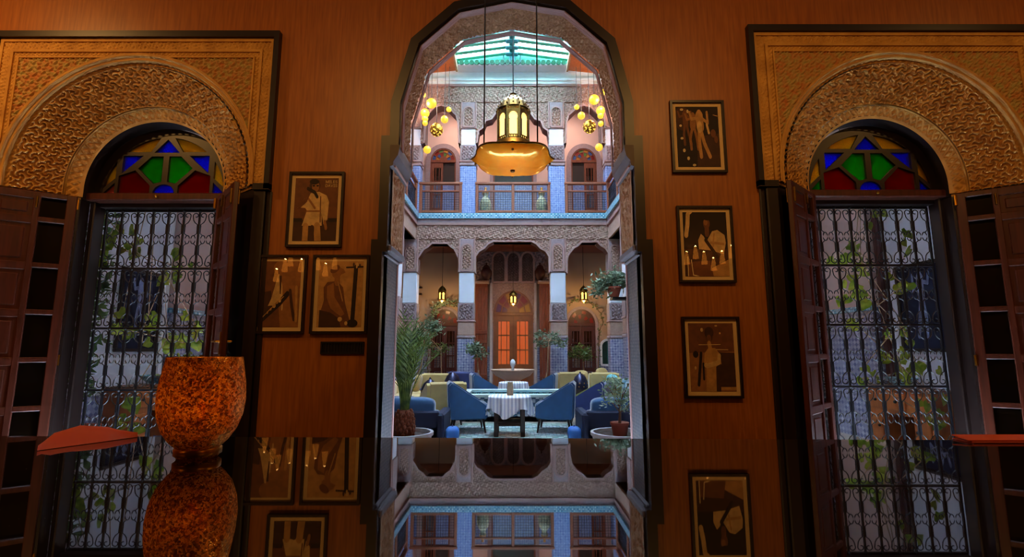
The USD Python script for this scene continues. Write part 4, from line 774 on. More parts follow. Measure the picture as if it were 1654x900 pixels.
# ---- lamps of the courtyard
def lantern(name, label, c, R, H, n, power, chain_to, group=None):
    """hexagonal pierced metal lantern; c = centre of its base"""
    t = thing(name, label, 'lantern', c, local=True, group=group)
    ang = np.arange(n)/n*2*PI+PI/n; big_ = R > .2; z0, z1 = .10*H, .66*H; dh = 1.0
    P = [np.array([R*math.cos(a), R*math.sin(a)]) for a in ang]
    for i in range(n):
        a, b_ = P[i], P[(i+1) % n]; ex = b_-a; wd = np.hypot(*ex); rz = math.atan2(ex[1], ex[0])
        op = unary_union([sbox(wd*.2, z0+.06*H, wd*.8, z0+.32*H), affinity.scale(Point(wd/2, z0+.37*H).buffer(wd*.34), 1, 1.25)])
        hol = [Point(wd*f, z0+.03*H).buffer(wd*.07, 6) for f in (.2, .4, .6, .8)]+[Point(wd*f, z1-.04*H).buffer(wd*.06, 6) for f in (.12, .3, .7, .88)]
        fr = sbox(0, z0, wd, z1).difference(unary_union([op]+hol)); m = prism(fr, -.008, .008)
        side = part('side_plate', xf(m, rz=rz, t=(a[0], a[1], 0)), oldbrass, t); part('pane', xf(prism(op, .01, .014), rz=rz, t=(a[0], a[1], 0)), lampglow, side)
        part('corner_post', tube([(a[0], a[1], z0), (a[0], a[1], z1)], .012*R/.3, 6), oldbrass, t)
    dome = np.array([(0, z1)]+[(a_, z1+(b_-z1)*dh) for a_, b_ in [(R*1.04, z1), (R*1.0, z1+.03*H), (R*.86, z1+.12*H), (R*.60, z1+.21*H), (R*.34, z1+.27*H), (R*.2, z1+.29*H), (R*.16, z1+.31*H), (R*.2, z1+.33*H), (0, z1+.34*H)]])
    part('dome', lathe(dome, n=n*4, lobes=n, amp=.05), oldbrass, t)
    ms = []
    for i in range(n*2):
        a = 2*PI*i/(n*2)
        for rr, zz in ((.97, z1+.06*H), (.80, z1+.14*H), (.55, z1+.22*H)): ms.append(ball((R*rr*math.cos(a), R*rr*math.sin(a), z1+(zz-z1)*dh), .055*R, 1))
    part('dome_stud', cat_(ms), oldbrass, t, kind='stuff')
    part('base', lathe([(0, 0), (R*.25, 0), (R*.55, .04*H), (R*1.05, .085*H), (R*1.05, .10*H), (0, .10*H)], n=n*4), oldbrass, t)
    part('finial', lathe([(0, -.05*H), (R*.1, -.03*H), (R*.06, 0), (0, 0)], n=10), oldbrass, t)
    part('chain', tube([(0, 0, H), (0, 0, chain_to-c[2])], .012 if R > .2 else .008, 5), iron, t)
    part('bulb', ball((0, 0, .3*H), .05*H, 1), lampglow, t)
    s = UsdLux.SphereLight.Define(stage, str(t.GetPath())+'/lamp_light'); s.CreateRadiusAttr(.04); s.CreateIntensityAttr(power); s.CreateColorAttr(Gf.Vec3f(1, .66, .26)); s.AddTranslateOp().Set(Gf.Vec3d(0, 0, -.12*H)); s.CreateNormalizeAttr(False)
    return t
pc = at(829, 241, 9.5)
lantern('pierced_lantern', 'large pierced brass lantern hanging from the skylight behind the dish lamp', pc, .335, 1.19, 8, 500, 10.65)
for px, y, py0, py1, w in ((714, 16.2, 461, 488, 'in the left bay'), (829, 15.9, 469, 493, 'before the middle doorway'), (943, 16.2, 461, 488, 'in the right bay')):
    b0 = at(px, py1, y); lantern('small_lantern', f'small glowing brass lantern hanging {w} of the ground-floor gallery', b0, .13, zat(py0, y)-b0[2], 6, 600 if w[0] == 'i' else 260, ZB0+.02, 'small gallery lanterns')
goldpierced = usdkit.material(stage, L('pierced_gold'), {'g': ('geometry', {}), 'v': ('voronoi_texture', {'scale': 16.0}), 'r': ('rgb_ramp', {'ramp': [(.3, (1, .62, .08)), (.42, (0, 0, 0))]}), 'p': ('principled_bsdf', {'base_color': lin('#a87424'), 'metallic': .9, 'roughness': .35, 'emission_strength': 2.2})},
    [('g.position', 'v.vector'), ('v.distance', 'r.fac'), ('r.color', 'p.emission_color')], surface='p.BSDF')
gl = [(684, 153, 4, 'topmost, half hidden by the arch'), (697, 167, 8, 'upper, brass-capped'), (686.5, 183, 7, 'top of a stack of three'), (686.5, 192, 5, 'middle of a stack of three'), (686.5, 199, 4.4, 'bottom of a stack of three'), (705, 210, 10.5, 'largest, pierced gold'), (718, 193, 6, 'beside the largest globe'), (725, 177, 4.2, 'smallest, inner side'), (690, 242, 6, 'lowest, on a long cord')]
gr = [(974, 149, 4.6, 'topmost, half hidden by the arch'), (959.5, 161, 8, 'upper, brass-capped'), (970, 179, 7, 'top of a stack of three'), (970, 187, 5, 'middle of a stack of three'), (970.5, 200, 4.4, 'bottom of a stack of three'), (952, 205, 10.5, 'largest, pierced gold'), (939, 187, 6, 'beside the largest globe'), (931.5, 173, 4.2, 'smallest, inner side'), (967.5, 238, 6, 'lowest, on a long cord')]
for side, lst in (('left', gl), ('right', gr)):
    for k, (px, py, r, w) in enumerate(lst):
        y = [13.9, 14.05, 14.25, 14.25, 14.25, 13.7, 13.95, 14.12, 14.45][k]; p = at(px, py, y); rr = r*y/F*1.07
        t = thing('globe_lamp', f'yellow globe pendant in the {side} corner cluster, {w}', 'pendant lamp', p, group=f'globe lamps in the {side} corner', local=True)
        big = 'gold' in w
        part('globe', ball((0, 0, 0), rr, 3), goldpierced if big else globeglow, t, smooth=True); part('cap', lathe([(rr*.5, rr*.87), (rr*.35, rr*1.02), (.02, rr*1.15), (0, rr*1.15)], n=14), brass, t); part('cord', tube([(0, 0, rr), (0, 0, (at(*lst[k-1][:2], y)[2] if k in (3, 4) else 9.93)-p[2])], .007, 4), iron, t)
    p = at(lst[5][0], lst[5][1]-12, 14.0); s = UsdLux.SphereLight.Define(stage, f'/World/globe_lamp{"" if side=="left" else "_009"}/globe_light'); s.CreateRadiusAttr(.05); s.CreateIntensityAttr(800); s.CreateColorAttr(Gf.Vec3f(1, .62, .36)); s.CreateNormalizeAttr(False); s.AddTranslateOp().Set(Gf.Vec3d(0, 0, -.3))

for x, w in ((-1.95, 'left bay'), (0.0, 'middle bay'), (1.98, 'right bay')):
    washer(x, 16.0, 9.86, .12, 420 if x else 200, (x, 17.0, 7.2), 'gallery_spot', (1, .76, .62), f'above the {w} of the upper gallery')
# ---- furniture
def armchair_mesh(t, m, mleg=legwood):
    side = Polygon([(-.36, .22), (-.40, .73), (-.36, .77), (-.28, .75), (.28, .46), (.34, .42), (.36, .24)])
    for s in (-1, 1):
        part('arm', cat_([prism(side.buffer(-.02).buffer(.02), s*.36-.05, s*.36+.05)]), m, t); part('leg', tube([(-.28, s*.3, .22), (-.33, s*.33, 0)], [.028, .016], 8), mleg, t); part('leg', tube([(.28, s*.3, .22), (.33, s*.33, 0)], [.028, .016], 8), mleg, t)
    bk = Polygon([(-.40, .24), (-.43, .75), (-.38, .79), (-.30, .76), (-.24, .4), (-.24, .24)]).buffer(-.015).buffer(.015); part('backrest', prism(bk, -.34, .34), m, t)
    part('seat_cushion', pillow(-.28, .40, -.31, .31, .28, .46, 5), m, t, smooth=True); part('seat_base', rbox(-.34, .36, -.34, .34, .2, .32, .03), m, t)
def chair(m, loc, rz, label, group=None, src=None, sc=(1, 1, 1)):
    if src is not None: return dup(src, loc, rz, label, group=group, sc=sc)
    t = thing('armchair', label, 'armchair', loc, rz, group, local=True); t.GetAttribute('xformOp:scale').Set(Gf.Vec3f(*sc)); armchair_mesh(t, m); return t
A_ = chair(blue, (-.745, 8.58, .016), .16, 'blue velvet armchair with sloping arms, left of the front table', sc=(.82, .88, 1.03)); chair(blue, (.725, 8.58, .016), PI-.16, 'blue velvet armchair with sloping arms, right of the front table', src=A_, sc=(.82, .88, 1.03))
chair(blue, (-.62, 12.2, 0), .2, 'blue velvet armchair left of the rear table before the fountain', src=A_, sc=(.9, .9, 1)); chair(blue, (.70, 12.2, 0), PI-.2, 'blue velvet armchair right of the rear table before the fountain', src=A_, sc=(.9, .9, 1))
N_ = chair(navy, (-1.15, 13.3, 0), 1.2, 'navy velvet armchair left of the fountain'); chair(navy, (1.46, 9.5, 0), 2.7, 'navy velvet armchair behind the right front sofa', src=N_, sc=(.85, .9, 1))
Yc = chair(yellow, (-1.30, 9.35, 0), 2.0, 'yellow velvet armchair behind the left front sofa', sc=(.85, .9, 1)); chair(yellow, (-1.78, 12.5, 0), PI/2*.9, 'yellow velvet armchair at the far left of the pool', src=Yc, sc=(.9, .9, 1)); chair(yellow, (1.42, 13.1, 0), 1.8, 'yellow velvet armchair right of the fountain', src=Yc, sc=(.9, .9, 1))
chair(yellow, (2.32, 12.9, 0), 1.5, 'yellow velvet armchair farthest right behind the pool', src=Yc, sc=(.9, .9, 1)); O_ = chair(olive, (1.74, 10.4, 0), 2.6, 'olive velvet armchair beyond the navy one on the right')
def sofa(loc, rz, w, label, mb, mc, nc):
    t = thing('sofa', label, 'sofa', loc, rz, local=True)
    part('back', rbox(-w/2, w/2, -.42, -.30, .04, .47, .02), mb, t); part('base', rbox(-w/2, w/2, -.42, .42, .06, .26, .02), mb, t)
    for s in (-1, 1): part('armrest', rbox(s*w/2-.07, s*w/2+.07, -.42, .42, .06, .44, .03), mb, t)
    for k in range(nc):
        a, b_ = -w/2+.08+(w-.16)*k/nc, -w/2+.08+(w-.16)*(k+1)/nc
        part('seat_cushion', pillow(a, b_, -.28, .42, .24, .42, 6), mc, t, smooth=True); part('back_cushion', pillow(a, b_, -.36, -.12, .36, .66, 4), mc, t, smooth=True)
    for sx in (-1, 1):
        for sy in (-1, 1): part('leg', rbox(sx*(w/2-.1)-.025, sx*(w/2-.1)+.025, sy*.34-.025, sy*.34+.025, 0, .07, .005), legwood, t)
    return t
sofa((-1.95, 7.82, 0), 0, 1.78, 'navy sofa with blue cushions, its back to the room, behind the palm', darknavy, blue, 2); sofa((1.97, 7.82, 0), 0, 1.76, 'navy sofa with blue cushions, its back to the room, behind the small tree', darknavy, blue, 2)
sofa((-2.35, 11.0, 0), -PI/2, 1.9, 'navy side sofa along the left arcade', navy, yellow, 2); sofa((2.15, 14.0, 0), PI, 1.5, 'navy corner sofa against the right rear column', navy, navy, 2); sofa((2.45, 11.6, 0), PI/2, 1.6, 'navy side sofa along the right arcade', navy, teal, 2)
def cushion(loc, m, label, w=.42, h=.38, rz=0., tilt=.25):
    t = thing('cushion', label, 'cushion', loc, rz, local=True); part('cover', xf(pillow(-w/2, w/2, -.08, .08, 0, h, 3), rx=-tilt), m, t, smooth=True); part('piping', xf(tube(np.stack([w*.46*np.sign(np.cos(a))*np.abs(np.cos(a))**.6, 0*a, h/2+h*.46*np.sign(np.sin(a))*np.abs(np.sin(a))**.6], 1), .008, 5, closed=True), rx=-tilt), m, t)
a = np.linspace(0, 2*PI, 40, endpoint=False)
patt = M('teal_pattern', '#3f8a9c', .8, scale=24, col2='#8ad0d0')
cushion((1.9, 13.8, .41), yellow, 'mustard cushion on the right corner sofa'); cushion((2.5, 13.75, .41), yellow, 'slanted mustard cushion at the right end of the corner sofa', .40, .45, .5); cushion((2.3, 11.2, .40), patt, 'teal patterned cushion on the right side sofa', .45, .42, PI/2+.3)
cushion((-2.2, 10.5, .40), blue, 'blue cushion on the left side sofa', .45, .42, -PI/2); cushion((-2.2, 11.5, .40), yellow, 'mustard cushion on the left side sofa', .45, .4, -PI/2)
for x, w in ((-.88, 'left'), (.92, 'right')):
    t = thing('pouf', f'bright blue floor pouf at the inner end of the {w} front sofa', 'pouf', (x, 7.55, 0.0)); part('cover', pillow(x-.10, x+.10, 7.4, 7.7, 0.016, .24, 3), brightblue, t, smooth=True); part('button', ball((x, 7.55, .242), .018, 1), navy, t)
# tables
def cloth_table(loc, r, h, drop, label):
    t = thing('round_table', label, 'table', loc, local=True)
    part('top', lathe([(0, h-.03), (r-.01, h-.03), (r, h-.015), (r-.01, h), (0, h)], n=40), legwood, t)
    q = r*.62
    for sx in (-1, 1):
        for sy in (-1, 1): part('leg', rbox(sx*q-.035, sx*q+.035, sy*q-.035, sy*q+.035, 0, h-.03, .006), legwood, t)
    for sx in (-1, 1): part('stretcher', rbox(sx*q-.02, sx*q+.02, -q, q, .18, .24, .005), legwood, t); part('stretcher', rbox(-q, q, sx*q-.02, sx*q+.02, .16, .22, .005), legwood, t)
    c = thing('tablecloth', label.replace('round wooden table under', 'white'), 'tablecloth', (loc[0], loc[1], loc[2]+h), local=True)
    th = np.linspace(0, 2*PI, 120, endpoint=False); T = np.linspace(0, 1, 12)
    rr = [(0*th, .004+0*th)]+[(r*x+0*th, .004+0*th) for x in (.5, .9)]
    for k in T:
        f = .035*k*np.sin(13*th)+.02*k*np.sin(7*th+1); rr.append((r+.008+.02*k+f, .004-(drop+.07*np.cos(4*th+.785)*k)*k+0*th))
    P = np.stack([np.stack([a_*np.cos(th), a_*np.sin(th), z_], -1) for a_, z_ in rr]); part('cloth', surf(P[::-1], close_v=True), clothwhite, c, smooth=True)
    return t
cloth_table((-.04, 8.2, .016), .335, .60, .25, 'round wooden table under striped cloth with a vase, front of the pool'); cloth_table((.03, 11.42, 0), .32, .62, .26, 'round wooden table under striped cloth, rear, before the fountain')
p = (-.03, 8.28, .622); t = thing('stoneware_vase', 'slim brown stoneware vase on the front table', 'vase', p, local=True); part('body', lathe([(0, 0), (.05, 0), (.055, .04), (.05, .14), (.042, .2), (0, .2)], n=20), palebark, t, smooth=True); part('lip', lathe([(.042, .2), (.048, .21), (.04, .215), (0, .205)], n=20), palebark, t, smooth=True)
# pool, fountain
t = thing('pool', 'low striped-tile pool with turquoise water and white kerb behind the front chairs', 'pool', (0.1, 10.3, 0)); x0, x1, y0, y1, zp = -.98, 1.10, 9.7, 10.95, .50
wh = M('kerb_white', '#c8d8d8', .4)
part('basin', cat_([bx(x0, x1, y0, y0+.12, 0, zp-.05), bx(x0, x1, y1-.12, y1, 0, zp-.05), bx(x0, x0+.12, y0, y1, 0, zp-.05), bx(x1-.12, x1, y0, y1, 0, zp-.05), bx(x0, x1, y0, y1, 0, .1)]), tilemat('pool_tile', ['#dcdce4', '#3c5a78'], .07, 0, 'xz'), t)
for a_ in ((x0-.02, x1+.02, y0-.03, y0+.14), (x0-.02, x1+.02, y1-.14, y1+.03), (x0-.02, x0+.14, y0+.14, y1-.14), (x1-.14, x1+.02, y0+.14, y1-.14)): part('kerb', rbox(*a_, zp-.05, zp+.01, .01), wh, t)
part('water', bx(x0+.1, x1-.1, y0+.1, y1-.1, .1, zp-.06), usdkit.material(stage, L('pool_water'), {'p': ('principled_bsdf', {'base_color': lin('#3c8c9c'), 'roughness': .05})}, [], surface='p.BSDF'), t)
fc = np.array([.02, 13.2, 0]); t = thing('fountain', 'pink marble bowl fountain before the middle doorway', 'fountain', fc)
zb_ = zat(597, 13.2); part('bowl', lathe([(0, zb_-.3), (.2, zb_-.28), (.45, zb_-.16), (.56, zb_-.03), (.58, zb_), (.53, zb_), (.5, zb_-.05), (0, zb_-.12)], fc, 48, 16, .03), marble, t, smooth=True); part('pedestal', lathe([(0, 0), (.4, 0), (.4, .06), (.22, .12), (.16, .3), (.2, zb_-.28), (0, zb_-.27)], fc, 24), marble, t, smooth=True)
part('spout', lathe([(0, zb_-.12), (.05, zb_-.12), (.035, zb_+.05), (.07, zb_+.13), (.07, zb_+.2), (.03, zb_+.26), (0, zb_+.27)], fc, 16), cornice, t, smooth=True); part('water', lathe([(0, zb_-.04), (.5, zb_-.04)], fc, 32), waterm, t)
# dark dome lanterns on low stands
domem = M('dark_pierced_metal', '#3c3c58', .3, .7, var=.5, scale=40)
for px, y, py, w in ((695, 10.2, 609, 'behind the left front sofa'), (731, 11.6, 598, 'left of the pool by the yellow chair'), (937, 12.0, 600, 'right of the pool')):
    ztop = zat(py, y); x = xat(px, y, 600); t = thing('dome_lantern', f'dark pierced metal dome lantern on a stool {w}', 'lantern', (x, y, 0)); c = (x, y, ztop-.42)
    part('stool', lathe([(0, 0), (.16, 0), (.12, .1), (.12, ztop-.5), (.17, ztop-.42), (0, ztop-.42)], (x, y, 0), 16), legwood, t)
    part('dome', lathe([(.16, 0), (.185, .05), (.18, .18), (.13, .29), (.05, .36), (.02, .37), (.025, .39), (0, .42)], c, 24), domem, t, smooth=True)
    part('piercing', cat_([ball((x+.178*math.cos(a_), y+.178*math.sin(a_), c[2]+zz), .016, 1) for zz in (.07, .15) for a_ in np.arange(10)*PI/5+zz*9]), ochre, t, kind='stuff')

# ---- plants
def leafcloud(pts, nleaf, size, m, name, t, squash=1.0, seed=1, up=.2):
    g = np.random.default_rng(seed); V, Fc = [], []
    P = np.asarray(pts); idx = g.integers(0, len(P), nleaf)
    for i in idx:
        c = P[i, :3]+g.normal(0, 1, 3)*P[i, 3]*np.array([.6, .6, .6*squash]); d = g.normal(0, 1, 3); d[2] = d[2]*.5+up; d /= np.linalg.norm(d); s = np.cross(d, g.normal(0, 1, 3)); s /= np.linalg.norm(s); L_ = size*g.uniform(.7, 1.3); n_ = np.cross(d, s)
        b0 = len(V); V += [c, c+d*L_*.5+s*L_*.2+n_*.02*L_, c+d*L_, c+d*L_*.5-s*L_*.2+n_*.02*L_]; Fc += [[b0, b0+1, b0+2], [b0, b0+2, b0+3]]
    return part(name, trimesh.Trimesh(np.array(V), Fc, process=False), m, t, kind='stuff')
def planter(c, r, h, label):
    t = thing('planter', label, 'planter', c); part('bowl', lathe([(0, .02), (r*.7, 0), (r*.86, h*.4), (r*.95, h-.04), (r, h-.04), (r, h), (r*.9, h), (r*.88, h-.06), (0, h-.06)], c, 48), planterm, t, smooth=30); part('soil', lathe([(0, h-.05), (r*.88, h-.05)], c, 32), soil, t); return t
pl, pr_ = np.array([-1.37, 6.5, 0]), np.array([1.37, 6.5, 0])
planter(pl, .37, .33, 'wide pale round planter under the palm, left'); planter(pr_, .37, .33, 'wide pale round planter under the potted tree, right')
t = thing('palm', 'upright palm with a knobbly red-brown trunk in the left planter', 'palm', pl+[0, 0, .28])
part('trunk', lathe([(0, .28), (.11, .28), (.125, .38), (.115, .5), (.08, .6), (0, .62)], pl, 20), pinecone, t, smooth=True)
ms = []
for k in range(70):
    zz = .30+.30*(k/70); a_ = k*2.4; rr = np.interp(zz, [.28, .38, .5, .6], [.11, .125, .115, .08]); ms.append(xf(trimesh.creation.icosphere(1, .022), s=(1, 1, 1.5), t=(pl[0]+rr*math.cos(a_), pl[1]+rr*math.sin(a_), zz)))
part('trunk_scale', cat_(ms), pinecone, t, kind='stuff')
g = np.random.default_rng(5)
for k in range(34):
    a_ = k*2.39996; lean = .04+.34*((k % 7)/6)**1.2; Ht = 1.28-.5*lean-.25*g.random(); s = np.linspace(0, 1, 16)
    path = pl+np.stack([math.cos(a_)*(.05+lean*s**1.8), math.sin(a_)*(.05+lean*s**1.8), .58+Ht*s-.32*lean*s**4], 1)
    fr = part('frond', tube(path, np.linspace(.008, .003, 16), 4), palmleaf, t); V, Fc = [], []
    for q in range(5, 16):
        for sd in (-1, 1):
            d = path[min(q, 15)]-path[max(q-1, 0)]; d /= np.linalg.norm(d); sv = np.array([-math.sin(a_), math.cos(a_), 0])*sd; Ll = .20*(1-.5*abs(q-10)/7); tip = path[q]+(d*.8+sv*.62+np.array([0, 0, -.12]))*Ll; b0 = len(V); V += [path[q], path[q]+(tip-path[q])*.4+d*.014, tip, path[q]+(tip-path[q])*.4-d*.014]; Fc += [[b0, b0+1, b0+2], [b0, b0+2, b0+3]]
    part('leaflet', trimesh.Trimesh(np.array(V), Fc, process=False), palmleaf, fr, kind='stuff')
c = pr_+[0, 0, .28]; t = thing('potted_tree', 'small leafy tree in a red clay pot standing in the right planter', 'plant', c)
part('pot', lathe([(0, 0), (.085, 0), (.11, .14), (.12, .14), (.12, .17), (.10, .17), (0, .15)], c, 24), terracotta, t, smooth=30); part('trunk', tube([c+[0, 0, .15], c+[.01, 0, .3], c+[0, .01, .45]], [.02, .015, .01], 6), bark, t)
for k in range(7): a_ = k*2.4; part('branch', tube([c+[0, 0, .28+.02*k], c+[.12*math.cos(a_), .12*math.sin(a_), .38+.05*k], c+[.17*math.cos(a_), .17*math.sin(a_), .44+.05*k]], [.008, .006, .003], 4), bark, t)
leafcloud([(*(c+[.14*math.cos(k*2.4), .14*math.sin(k*2.4), .34+.05*k]), .075) for k in range(8)], 380, .065, oliveleaf, 'foliage', t)
def potted(px_t, py_b, y, crown, r, label, m=oliveleaf, n=420, pot=True, size=.12, name='potted_olive'):
    b0 = np.array([xat(px_t, y, py_b), y, 0]); cc = at(*crown, y); t = thing(name, label, 'plant', b0, ); 
    part('pot', lathe([(0, 0), (.16, 0), (.2, .34), (.22, .34), (.22, .38), (0, .36)], b0, 20), planterm, t, smooth=30); part('trunk', tube([b0+[0, 0, .36], b0*.5+cc*.5+[.03, 0, -.1], cc], [.03, .022, .012], 6), palebark, t)
    gg = np.random.default_rng(int(px_t)); blobs = []
    for k in range(6): e = cc+gg.normal(0, 1, 3)*r*np.array([.6, .5, .35]); part('branch', tube([cc-[0, 0, r*.3], (cc+e)/2, e], [.012, .008, .004], 4), palebark, t); blobs.append((*e, r*.42))
    leafcloud(blobs, n, size, m, 'foliage', t, .7, int(px_t)); return t
potted(775, 612, 14.2, (769, 562), .33, 'round-headed potted olive left of the fountain'); potted(879, 612, 14.2, (886, 545), .36, 'taller potted olive with a bare trunk right of the fountain')
potted(942, 600, 16.1, (941, 573), .36, 'bushy green pot plant before the right doorway', ivyleaf, 520, name='potted_bush')
potted(712, 600, 16.2, (712, 560), .34, 'sparse trailing pot plant before the left doorway', ivyleaf, 260, name='potted_bush')
def climber(pts, label, m, n, w, seed, size=.11):
    P = np.array([at(px, py, y) for px, py, y in pts]); t = thing('climber', label, 'climbing plant', P[0])
    s = np.linspace(0, len(P)-1, len(P)*6); path = np.stack([np.interp(s, range(len(P)), P[:, k]) for k in range(3)], 1); path += np.random.default_rng(seed).normal(0, .012, path.shape)
    part('stem', tube(path, .014, 5), bark, t); leafcloud([(*q, w) for q in path], n, size, m, 'foliage', t, 1, seed); return t
climber([(690, 598, 16.9), (692, 545, 16.9), (697, 512, 16.9), (706, 494, 16.9), (718, 487, 16.9), (738, 491, 16.9)], 'climbing plant trained round the left doorway arch', oliveleaf, 420, .09, 3)
climber([(918, 492, 16.9), (928, 484, 16.9), (948, 488, 16.9), (962, 494, 16.9), (972, 508, 16.9), (974, 522, 16.9), (968, 536, 16.9), (967, 560, 16.9), (966, 630, 16.9)], 'thin climbing plant winding round the right doorway arch', ivyleaf, 170, .05, 4, .09)
hp = at(992, 480, 12.6); t = thing('hanging_plant', 'bushy grey-green plant on a bracket pot high on the right column', 'plant', hp); part('pot', lathe([(0, 0), (.12, 0), (.18, .22), (.2, .22), (.2, .26), (0, .24)], hp, 20), terracotta, t, smooth=30); part('bracket', bx(hp[0]-.05, XS+.02, 12.55, 12.9, hp[2]-.06, hp[2]), iron, t)
leafcloud([(*(hp+[dx, 0, dz]), .16) for dx, dz in ((-.35, .35), (-.2, .3), (0, .35), (.1, .5), (-.1, .5), (.2, .35), (-.4, .15))], 650, .15, oliveleaf, 'foliage', t, .8, 9)
pp = np.array([-2.3, 13.5, 0]); t = potted(668, 600, 13.4, (690, 525), .5, 'tall grey-leaved pot tree in the left rear corner', oliveleaf, 520)

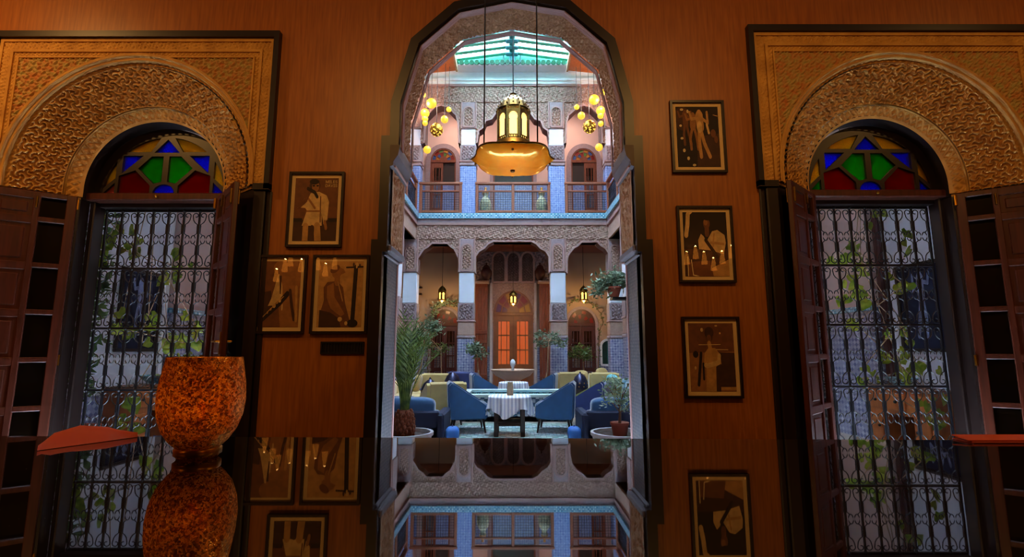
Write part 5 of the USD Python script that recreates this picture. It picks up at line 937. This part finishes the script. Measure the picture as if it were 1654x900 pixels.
# ---- what the two grilles look out on: side galleries
for s in (-1, 1):
    w = 'left' if s < 0 else 'right'; x = s*XW
    y0, y1 = (8.0, 9.3) if s < 0 else (7.5, 9.2)
    solid('wall_pier', bx(x, s*(XW-.12), y0, y1, 1.95, ZB0), pinkwall); solid('wall_pier_tile', bx(x, s*(XW-.14), y0, y1, 0, 1.95), greytile); solid('trim_pier', rbox(x, s*(XW-.18), y0-.02, y1+.02, 1.95, 2.03, .01), striptile)
    solid('wall_side_dado', bx(x, s*(XW-.03), WR, y0, 0, .75), greytile)
    solid('trim_pilaster', rbox(x, s*(XW-.07), y0-.16, y0-.04, .75, ZB0, .02), darkred if s > 0 else cornice)
    ya, yb = (6.35, 7.08) if s > 0 else (7.05, 7.75); za, zb2 = 1.38, 2.5
    t = thing('painting', f'dark blue framed painting on the white wall seen through the {w} grille', 'painting', (x, ya, za))
    part('frame', cat_([rbox(x-s*.001, x-s*.05, ya-.05, yb+.05, zb2, zb2+.05), rbox(x-s*.001, x-s*.05, ya-.05, yb+.05, za-.05, za), rbox(x-s*.001, x-s*.05, ya-.05, ya, za, zb2), rbox(x-s*.001, x-s*.05, yb, yb+.05, za, zb2)]), framewood, t); part('canvas', bx(x-s*.001, x-s*.025, ya, yb, za, zb2), darknavy, t)
    fig = affinity.scale(standing(0, 0, 1.0), .75, 1.3); fig = affinity.translate(fig, (ya+yb)/2, (za+zb2)/2+.05); ms = [prismx(q, x-s*.025, x-s*.028) for q in getattr(fig, 'geoms', [fig])]; part('painted_figure', cat_(ms), M(f'figure_{w}', '#7a88b0', .7, scale=20, var=.5), t)
    t = thing('console_table', f'carved wooden console with drawers seen through the {w} grille', 'console table', (x-s*.25, 6.9, 0)); ya, yb = (6.25, 7.35) if s > 0 else (6.9, 7.9); xi = x-s*.44
    part('top', rbox(x-s*.035, xi-s*.02, ya-.03, yb+.03, .82, .86, .01), teak, t); part('carcass', cat_([bx(x-s*.035, xi, ya, yb, .5, .82), bx(x-s*.035, xi, ya, ya+.3, .1, .5), bx(x-s*.035, xi, yb-.3, yb, .1, .5)]), orangewood, t)
    for k in range(3): d_ = part('drawer', rbox(xi, xi-s*.02, ya+.04+k*(yb-ya)/3, ya-.04+(k+1)*(yb-ya)/3, .56, .78, .006), orangewood, t); part('knob', ball((xi-s*.03, ya+(k+.5)*(yb-ya)/3, .67), .022, 1), iron, d_)
    for q in (0, 1): d_ = part('cupboard_door', rbox(xi, xi-s*.02, (ya+.03, yb-.27)[q], (ya+.27, yb-.03)[q], .14, .48, .006), orangewood, t); part('knob', ball((xi-s*.03, (ya+.22, yb-.22)[q], .32), .02, 1), iron, d_)
    for sy in (ya+.04, yb-.04):
        for xx in (x-s*.06, xi+s*.04): part('leg', rbox(xx-.025, xx+.025, sy-.025, sy+.025, 0, .11, .005), orangewood, t)
    cb = (x-s*.24, (ya+yb)/2+.15, .86); t = thing('glazed_bowl', f'pale turquoise bowl on the {w} console', 'bowl', cb, local=True); part('bowl', lathe([(0, .0), (.08, 0), (.09, .02), (.2, .12), (.19, .125), (.08, .03), (0, .025)], n=24), striptile, t, smooth=True); part('fruit', ball((.03, .02, .09), .05, 2), olive, t)
    # hanging vine with large leaves, one by one
    gg = np.random.default_rng(20+s)
    if s > 0: spots = [(1352+gg.uniform(-6, 50), 395+gg.uniform(0, 130)) for _ in range(26)]+[(1385+gg.uniform(-25, 45), 345+gg.uniform(-5, 60)) for _ in range(3)]+[(1438+gg.uniform(0, 40), 440+gg.uniform(0, 30)) for _ in range(6)]+[(1415+gg.uniform(0, 55), 525+gg.uniform(0, 60)) for _ in range(13)]+[(1385+gg.uniform(0, 130), 588+gg.uniform(0, 30)) for _ in range(14)]+[(1440+gg.uniform(0, 35), 355+gg.uniform(0, 50)) for _ in range(4)]+[(1480+gg.uniform(0, 50), 640+gg.uniform(0, 50)) for _ in range(8)]
    else: spots = [(168+gg.uniform(-8, 12), 340+gg.uniform(0, 90)) for _ in range(9)]+[(205+gg.uniform(-12, 30), 365+gg.uniform(0, 45)) for _ in range(8)]+[(280+gg.uniform(-20, 35), 400+gg.uniform(0, 60)) for _ in range(12)]+[(215+gg.uniform(-30, 35), 500+gg.uniform(0, 45)) for _ in range(12)]+[(265+gg.uniform(-25, 40), 545+gg.uniform(0, 35)) for _ in range(9)]+[(205+gg.uniform(-10, 20), 640+gg.uniform(0, 60)) for _ in range(10)]+[(300+gg.uniform(-10, 20), 500+gg.uniform(0, 90)) for _ in range(7)]
    t = thing('vine', f'yellow-green vine with large single leaves hanging outside the {w} grille', 'climbing plant', (s*4.0, 5.6, ZB0-.02))
    top = np.array([s*4.1, 5.65, ZB0-.03]); 
    for k in range(5):
        q = [spots[i] for i in gg.integers(0, len(spots), 4)]; q.sort(key=lambda z: z[1]); P = [top+[s*(k-2)*.15, 0, 0]]+[at(*z, 5.62) for z in q]; part('stem', tube(np.array(P), .006, 4), palebark, t)
    for px, py in spots:
        c = at(px, py, 5.55+gg.uniform(0, .35)); a_ = gg.uniform(-1.2, 1.2)+PI*1.5; S_ = gg.uniform(.045, .085)
        pts = np.array([(0, 0), (.55, -.35), (.95, .1), (.75, .7), (0, 1.5), (-.75, .7), (-.95, .1), (-.55, -.35)])*S_; ca, sa = math.cos(a_-PI/2), math.sin(a_-PI/2); pts = np.stack([pts[:, 0]*ca-pts[:, 1]*sa, pts[:, 0]*sa+pts[:, 1]*ca], 1)
        yy = gg.normal(0, .35)*pts[:, 0]+gg.normal(0, .35)*pts[:, 1]; V = np.stack([pts[:, 0], yy, pts[:, 1]], 1)+c; mid = V.mean(0)+[0, -.012, 0]; V = np.vstack([V, mid]); part('leaf', trimesh.Trimesh(V, [[i, (i+1) % 8, 8] for i in range(8)], process=False), vineleaf, t)
pd = np.array([-5.25, 6.15, 0]); t = thing('dark_bush', 'dark-leaved tall bush seen at the left edge of the left grille', 'plant', pd); part('pot', lathe([(0, 0), (.2, 0), (.24, .4), (.26, .4), (.26, .45), (0, .42)], pd, 20), terracotta, t, smooth=30); part('trunk', tube([pd+[0, 0, .4], pd+[0, 0, 2.4]], [.04, .02], 6), bark, t); leafcloud([(*(pd+[0, 0, z]), .13) for z in np.linspace(.9, 3.0, 9)], 330, .16, ivyleaf, 'foliage', t, 1.2, 31)
